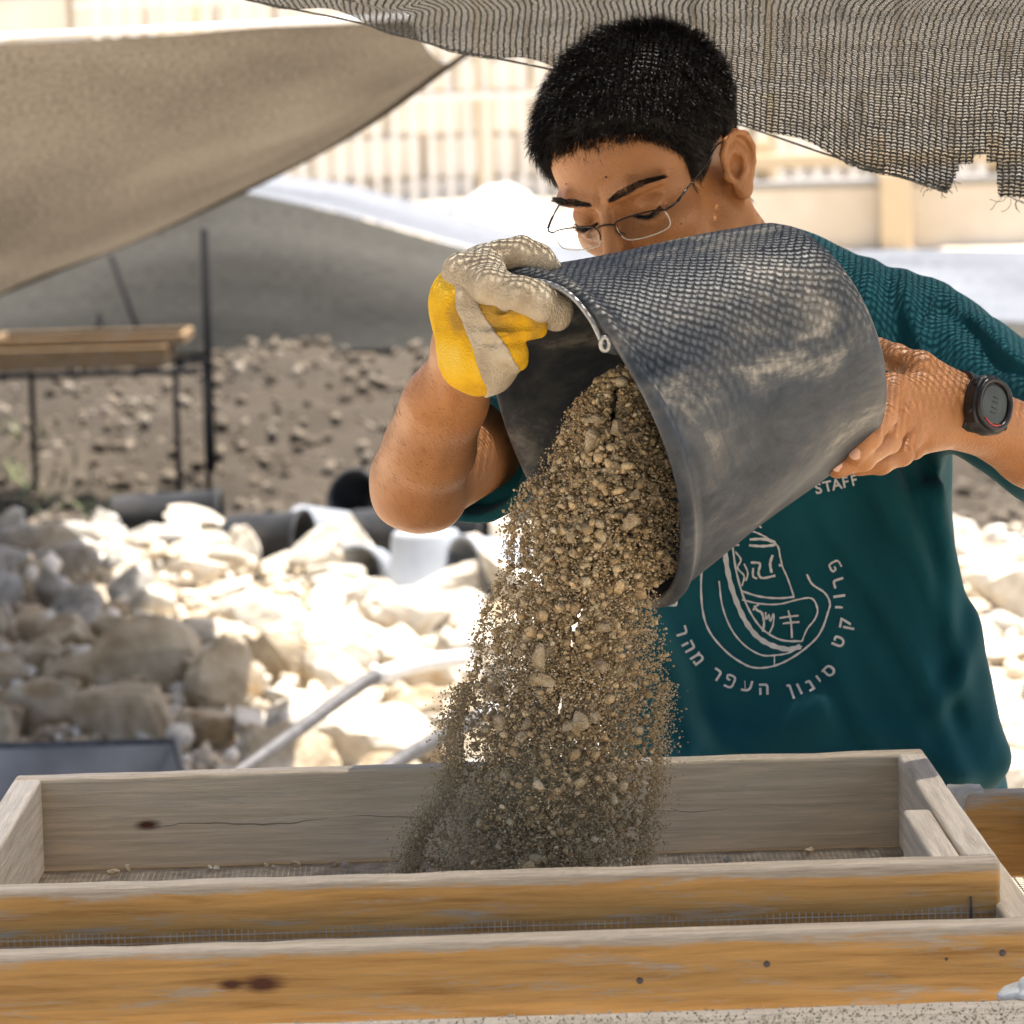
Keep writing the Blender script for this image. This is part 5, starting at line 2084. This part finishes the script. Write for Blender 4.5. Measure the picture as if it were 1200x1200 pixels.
# ---------------------------------------------------------------- trousers and shoes
def jeans_fn(P):
    d = ell(P, HIP + np.array((0, 0, .0), np.float32), (.160, .112, .13))
    for k in range(2):
        d = smin(d, chain(P, [HJ[k], KN[k], AN[k] + np.array((0, 0, .03), np.float32)], [.092, .07, .062], .03), .04)
    d = d - .003 * snoise(P, 24, 2, 8)
    return smax(d, P[:, 2] - (HIP[2] + .075), .004)


jb = bounds([HIP + .2, HIP - .2, AN[0] - .1, AN[1] + .1], .05)
jv, jf = surface(jeans_fn, jb[0], jb[1], .009)
m_jean = noise_mat('dark_denim', [(.012, .022, .055), (.03, .05, .10)], scale=40, rough=.85, bump=.3)
pydata('trousers', jv - np.array(PL), jf, m_jean, person, True)
for k in range(2):
    def shoe_fn(P, k=k):
        a = AN[k]
        d = cone(P, a + np.array((0, .03, -.03), np.float32), a + np.array((0, -.16, -.035), np.float32), .043, .038)
        d = smin(d, cone(P, a + np.array((0, .01, .03), np.float32), a, .045, .045), .03)
        return smax(d, -(P[:, 2] - .002), .004)
    b0 = bounds([AN[k] + np.array((.05, .08, .1), np.float32), AN[k] - np.array((.05, .22, .1), np.float32)], .03)
    a_, b_ = surface(shoe_fn, b0[0], b0[1], .007)
    pydata('shoe', a_ - np.array(PL), b_, plain('brown_leather', (.10, .06, .035), .6), person, True)

# ---------------------------------------------------------------- wrist watch
wt = empty('wrist_watch')
wt.parent = person
WRn = Vector(WR_L)
ax_ = (Vector(EL_L) - WRn).normalized()
wc_ = WRn - ax_ * .009
m_strap = plain('black_resin', (.012, .012, .013), .4, bump=.05)
nrm_ = Vector((-.10, -.90, .40))
nrm_ = (nrm_ - ax_ * nrm_.dot(ax_)).normalized()
tan_ = ax_.cross(nrm_)
sv2, sf2 = [], []
for i in range(48):
    a = 2 * math.pi * i / 48
    rd = (nrm_ * math.cos(a) + tan_ * math.sin(a))
    rr_ = .0282 + .0012 * math.cos(2 * a)
    wd = .0118 + .004 * max(0, math.cos(a)) ** 2
    bump_ = .0007 * (i % 4 == 0)
    for (du, dr) in ((-wd, 0), (-wd, .0028), (-wd * .5, .0036 - bump_), (wd * .5, .0036 - bump_), (wd, .0028), (wd, 0)):
        sv2.append(wc_ + rd * (rr_ + dr) + ax_ * du - PL)
for i in range(48):
    for k in range(6):
        a0, b0 = i * 6 + k, i * 6 + (k + 1) % 6
        c0_, d0 = ((i + 1) % 48) * 6 + (k + 1) % 6, ((i + 1) % 48) * 6 + k
        sf2.append((a0, b0, c0_, d0))
pydata('strap', sv2, sf2, m_strap, wt, True)
WM = Matrix((ax_, tan_, nrm_)).transposed()


def wpt(x, y, z):
    return wc_ + WM @ Vector((x, y, .0292 + z)) - PL


def disc_solid(name, outline, z0, z1, m, inset=.0015):
    n_ = len(outline)
    v = [wpt(x, y, z0) for x, y in outline] + [wpt(x, y, z1 - inset) for x, y in outline] + [wpt(x * .93, y * .93, z1) for x, y in outline]
    f = [tuple(range(n_))[::-1]]
    for r_ in range(2):
        f += [(r_ * n_ + k, r_ * n_ + (k + 1) % n_, (r_ + 1) * n_ + (k + 1) % n_, (r_ + 1) * n_ + k) for k in range(n_)]
    f.append(tuple(2 * n_ + k for k in range(n_)))
    return pydata(name, v, f, m, wt)


def sup(rx, ry, e, n_=40):
    o = []
    for k in range(n_):
        a = 2 * math.pi * k / n_
        c, s = math.cos(a), math.sin(a)
        o.append((rx * math.copysign(abs(c) ** (2 / e), c), ry * math.copysign(abs(s) ** (2 / e), s)))
    return o


disc_solid('case', sup(.0215, .0240, 2.5), -.004, .0085, m_strap)
tube('bezel', [wpt(x, y, .0095) for x, y in sup(.0180, .0198, 2.2)], .0026, m_strap, wt, n=8, closed=True)
disc_solid('screen', sup(.0145, .0162, 2.3), .004, .0097, plain('grey_display', (.05, .055, .052), .15, bump=0), .0004)
m_redln = plain('red_line', (.45, .05, .03), .5, bump=0)
tube('red_accent', [wpt(.0166 * math.cos(a), .0186 * math.sin(a), .0110) for a in np.linspace(-2.3, -.9, 12)] if False else [wpt(.0155 * math.cos(a), .0180 * math.sin(a), .0116) for a in np.linspace(1.0, 2.2, 12)], .0007, m_redln, wt, n=6)
for y in (-.012, .012):
    for x in (-.0195, .0195):
        bm = bmesh.new()
        bmesh.ops.create_cone(bm, segments=10, radius1=.0024, radius2=.0024, depth=.005, cap_ends=True)
        o = from_bm('button', bm, m_strap, wt)
        o.location = wpt(x, y, .004)
        o.rotation_euler = ax_.to_track_quat('Z', 'Y').to_euler()
m_lcd = plain('display_digits', (.02, .022, .022), .4, bump=0)
for k, x in enumerate((-.006, -.002, .003, .007)):
    tube('display_digit', [wpt(.003, x, .0099), wpt(-.003, x + .0004, .0099)], .0005, m_lcd, wt, n=4)

# ---------------------------------------------------------------- work glove
gv_ = empty('work_glove')
gv_.parent = person


def GZ_(x, y, Y=3.115):
    return A(490 + x * .175, 270 + y * .175, Y)


def knit(P, amp=.0007):
    return amp * snoise(P, 95, 2, 3) + .0018 * snoise(P, 40, 2, 5)


def yellow_fn(P):
    d = cone(P, GZ_(395, 830, 3.105), GZ_(330, 480, 3.11), .0300, .0275)
    d = smin(d, cone(P, GZ_(430, 900, 3.10), GZ_(500, 760, 3.10), .0225, .024), .012)
    d = smin(d, cone(P, GZ_(330, 480, 3.11), GZ_(400, 350, 3.112), .0270, .022), .012)
    d = smin(d, chain(P, [GZ_(430, 560, 3.085), GZ_(600, 575, 3.074), GZ_(800, 600, 3.082)], [.0110, .0092, .0080], .003), .0022)
    d = smin(d, chain(P, [GZ_(470, 680, 3.082), GZ_(630, 690, 3.070), GZ_(800, 660, 3.082)], [.0105, .0092, .0075], .003), .0022)
    d = smin(d, chain(P, [GZ_(540, 790, 3.082), GZ_(640, 800, 3.078), GZ_(660, 870, 3.086)], [.012, .0105, .0095], .003), .0025)
    for a_, b_, c_ in ((( 440, 640), (620, 632), (800, 628)), ((470, 752), (600, 748), (720, 735)), ((420, 480), (480, 520), (560, 515))):
        d = smax(d, -chain(P, [GZ_(*a_, 3.070), GZ_(*b_, 3.063), GZ_(*c_, 3.068)], [.0048, .0055, .0050], .003), .0018)
    # open loose cuff: hollowed where the wrist goes in
    d = smax(d, -cone(P, GZ_(180, 1010, 3.15), GZ_(330, 820, 3.125), .030, .022), .004)
    return d - knit(P)


def band_fn(P):
    d = yellow_fn(P) - .0016
    o = GZ_(0, 0, 3.1)
    u = (P[:, 0] - o[0]) / (GZ_(1000, 0, 3.1)[0] - o[0]) * 1000
    w = (P[:, 2] - o[2]) / (GZ_(0, 1000, 3.1)[2] - o[2]) * 1000
    lft = np.interp(w, [220, 300, 520, 740, 1000, 1060], [235, 240, 245, 330, 405, 420])
    rgt = np.interp(w, [220, 340, 420, 600, 700, 800, 940, 1060], [380, 345, 360, 430, 520, 590, 655, 640])
    wob = 10 * snoise(P, 160, 1, 2)
    m_ = np.maximum(lft - u + wob, u - rgt + wob) * (.000119)
    d = smax(d, m_, .0008)
    d = smax(d, P[:, 1] - 3.118, .001)
    return d


def suede_fn(P):
    d = chain(P, [GZ_(330, 330, 3.098), GZ_(480, 370, 3.085), GZ_(660, 450, 3.078), GZ_(800, 490, 3.082), GZ_(930, 530, 3.095)], [.0155, .0150, .0140, .0135, .0125], .006)
    d = smin(d, chain(P, [GZ_(840, 560, 3.088), GZ_(930, 590, 3.095), GZ_(960, 540, 3.105)], [.008, .0095, .009], .004), .004)
    d = smin(d, chain(P, [GZ_(290, 270, 3.11), GZ_(420, 190, 3.115), GZ_(560, 170, 3.12), GZ_(700, 160, 3.125), GZ_(830, 200, 3.13), GZ_(890, 260, 3.135)], [.0095, .0105, .0110, .0110, .0105, .009], .004), .006)
    d = smin(d, chain(P, [GZ_(300, 300, 3.100), GZ_(480, 270, 3.098)], [.0155, .0135], .004), .005)
    d = smin(d, chain(P, [GZ_(400, 260, 3.13), GZ_(560, 240, 3.14), GZ_(740, 260, 3.15)], [.014, .014, .012], .004), .006)
    return d - 1.15 * knit(P, .0008)


gb = bounds([GZ_(60, 80), GZ_(1040, 1130), GZ_(400, 400, 3.16), GZ_(400, 400, 3.06)], .012)
m_yel = noise_mat('yellow_cotton', [(.40, .235, .045), (.66, .37, .022), (.77, .46, .03), (.80, .53, .08)], scale=22, rough=.95, bump=.5, bump_scale=700, spread=(.37, .66), spec=.08)
m_sue = noise_mat('dusty_beige_suede', [(.37, .30, .21), (.47, .395, .29), (.56, .49, .385)], scale=45, rough=.95, bump=.5, bump_scale=500, spread=(.3, .7))
for nm, fn, mm in (('knit_body', yellow_fn, m_yel), ('cuff_band', band_fn, m_sue), ('suede_fingers', suede_fn, m_sue)):
    a_, b_ = surface(fn, gb[0], gb[1], .0013)
    pydata(nm, a_ - np.array(PL), b_, mm, gv_, True)

# seams of the glove
gl_bvh = BVHTree.FromPolygons([Vector(q) + PL for q in [v.co for v in gv_.children[0].data.vertices]], [tuple(p.vertices) for p in gv_.children[0].data.polygons])
m_seam = plain('glove_stitching', (.42, .25, .03), .9, bump=0)
for path in (((527, 318), (518, 350), (515, 385), (522, 420), (538, 450), (556, 460)), ((562, 352), (572, 372), (588, 384), (612, 382), (630, 378))):
    pts = []
    for q in spline([Vector((x, y, 0)) for x, y in path], 8):
        o_ = Vector((0, 0, CAMZ))
        h_ = gl_bvh.ray_cast(o_, (at(q.x, q.y, 3.1) - o_).normalized(), 5)
        if h_[0] is not None:
            pts.append(h_[0] - PL)
    if len(pts) > 6:
        tube('seam', pts, .0006, m_seam, gv_, n=5)
# ================================================================ shade net above him
m_net, nd, lk, pr = new_mat('knitted_shade_net')
tc = N(nd, 'ShaderNodeTexCoord')
sp_ = N(nd, 'ShaderNodeSeparateXYZ')
lk.new(tc.outputs['UV'], sp_.inputs[0])


def mth(op, a, b=None):
    n = N(nd, 'ShaderNodeMath', operation=op)
    for k, q in enumerate((a, b)):
        if q is None:
            continue
        if isinstance(q, (int, float)):
            n.inputs[k].default_value = q
        else:
            lk.new(q, n.inputs[k])
    return n.outputs[0]


wob = N(nd, 'ShaderNodeTexNoise', i_Scale=90, i_Detail=2)
lk.new(tc.outputs['UV'], wob.inputs['Vector'])
u = mth('ADD', mth('MULTIPLY', sp_.outputs[0], 1 / .0058), mth('MULTIPLY', wob.outputs[0], .9))
vv_ = mth('ADD', mth('MULTIPLY', sp_.outputs[1], 1 / .0040), mth('MULTIPLY', wob.outputs[0], 1.1))
fu = mth('FRACT', u)
rib = mth('LESS_THAN', fu, .32)
zig = mth('ABSOLUTE', mth('SUBTRACT', fu, .66))
row = mth('FRACT', mth('ADD', vv_, mth('MULTIPLY', zig, .6)))
cross_ = mth('LESS_THAN', row, .78)
solid = mth('MAXIMUM', rib, cross_)
a_n = N(nd, 'ShaderNodeTexNoise', i_Scale=500, i_Detail=2)
lk.new(tc.outputs['UV'], a_n.inputs['Vector'])
rp = ramp(nd, [(.38, (.010, .0095, .0085)), (.56, (.024, .0225, .020)), (.70, (.11, .103, .09))])
lk.new(a_n.outputs[0], rp.inputs[0])
df = N(nd, 'ShaderNodeBsdfDiffuse')
tl = N(nd, 'ShaderNodeBsdfTranslucent')
gs = N(nd, 'ShaderNodeBsdfGlossy')
gs.inputs['Roughness'].default_value = .35
for q in (df, tl, gs):
    lk.new(rp.outputs[0], q.inputs[0])
m1 = N(nd, 'ShaderNodeMixShader')
m1.inputs[0].default_value = .35
lk.new(df.outputs[0], m1.inputs[1])
lk.new(tl.outputs[0], m1.inputs[2])
m2 = N(nd, 'ShaderNodeMixShader')
m2.inputs[0].default_value = .12
lk.new(m1.outputs[0], m2.inputs[1])
lk.new(gs.outputs[0], m2.inputs[2])
tr = N(nd, 'ShaderNodeBsdfTransparent')
m3 = N(nd, 'ShaderNodeMixShader')
lk.new(solid, m3.inputs[0])
lk.new(tr.outputs[0], m3.inputs[1])
lk.new(m2.outputs[0], m3.inputs[2])
lk.new(m3.outputs[0], nd['Material Output'].inputs[0])

net = empty('shade_net', (0, 3.0, 1.65))
tag(net, 'frayed dark knitted shade net hanging over his head with a torn edge', 'net')
EDGE = [(-200, -170), (0, -90), (290, 0), (420, 26), (520, 56), (640, 80), (760, 112), (880, 150), (960, 178), (1040, 203), (1110, 224), (1124, 183), (1146, 178), (1164, 180), (1172, 240), (1200, 236), (1300, 252), (1500, 300), (1900, 380)]
EY = 3.86
edge = [at(x, y, EY) for x, y in EDGE]
smooth_edge = [at(x, y, EY) for x, y in EDGE if not (1112 < x < 1170)]
# arrange columns of constant x across the net
ex = np.array([p.x for p in edge])
ez_ = np.array([p.z for p in edge])
sx_ = np.array([p.x for p in smooth_edge])
szz = np.array([p.z for p in smooth_edge])
NXc = np.unique(np.concatenate([np.linspace(ex.min() + .01, 1.0, 260), np.linspace(.40, .47, 60)]))
NV = 90
verts, faces, uvs = [], [], []
prof_y = [0, .03, .08, .16, .28, .45, .8, 1.3, 2.0, 2.4]
for xi in NXc:
    base = np.interp(xi, sx_, szz)
    cut = np.interp(xi, ex, ez_)
    # height gained going towards the camera
    top_ = 1.583 + .006 * math.sin(xi * 3)
    g = max(.012, top_ - base)
    prev = None
    arc = 0
    for j in range(NV):
        t = (j / (NV - 1)) ** 1.9 * 2.3
        z = base + g * (1 - math.exp(-t / .11)) + .02 * max(0, t - .5)
        y = EY - t + .004 * math.sin(xi * 22 + t * 7)
        x = xi + .006 * math.sin(t * 12 + xi * 8) * min(1, t * 4) + .10 * t * 0
        z += .004 * math.sin(xi * 30 + 2 * t) + .003 * math.sin(xi * 71 - 5 * t)
        p = Vector((x, y, z))
        if prev is not None:
            arc += (p - prev).length
        prev = p
        verts.append(p)
        uvs.append((xi, arc))
    # remember where the tear cuts this column
    verts_cut = cut
    faces.append(cut)
cuts = faces
faces = []
for i in range(len(NXc) - 1):
    for j in range(NV - 1):
        q = (i * NV + j, (i + 1) * NV + j, (i + 1) * NV + j + 1, i * NV + j + 1)
        if verts[q[3]].z < min(cuts[i], cuts[i + 1]) - .001 and j < 30:
            continue
        faces.append(q)
ob = pydata('netting', [p - net.location for p in verts], faces, m_net, net, True)
uvl = ob.data.uv_layers.new(name='UVMap')
vi = np.zeros(len(ob.data.loops), np.int32)
ob.data.loops.foreach_get('vertex_index', vi)
uvl.data.foreach_set('uv', np.array(uvs, np.float32)[vi].ravel())
m_thread = plain('loose_thread', (.05, .05, .047), .6, bump=0)


def net_pt(x):
    return Vector((x, EY, float(np.interp(x, ex, ez_))))


tube('selvedge', [net_pt(x) - net.location + Vector((0, -.002, 0)) for x in np.linspace(edge[1].x, edge[10].x, 120)], .0011, m_thread, net, n=5)
rt = random.Random(2)
for k in range(30):
    bx = rt.choice([rt.gauss(edge[10].x - .004, .006), rt.gauss(edge[14].x + .008, .006), rt.uniform(edge[11].x, edge[13].x)])
    p0 = net_pt(bx)
    pts = [p0 + Vector((0, 0, .006))]
    d = Vector((rt.gauss(-.1, .5), rt.gauss(0, .3), -1)).normalized()
    for s in range(4):
        d = (d + Vector((rt.gauss(0, .5), rt.gauss(0, .3), rt.gauss(0, .3)))).normalized()
        pts.append(pts[-1] + d * rt.uniform(.002, .006))
    tube('loose_thread', [p - net.location for p in spline(pts, 3)], .00035, m_thread, net, n=4)
# ropes and posts that carry it, outside the picture
for x, y in ((-1.1, 3.7), (1.25, 3.9), (-1.1, 1.4), (1.25, 1.4)):
    tube('post', [Vector((x, y, 0)) - net.location, Vector((x, y, 1.95)) - net.location], .02, m_steel, net)
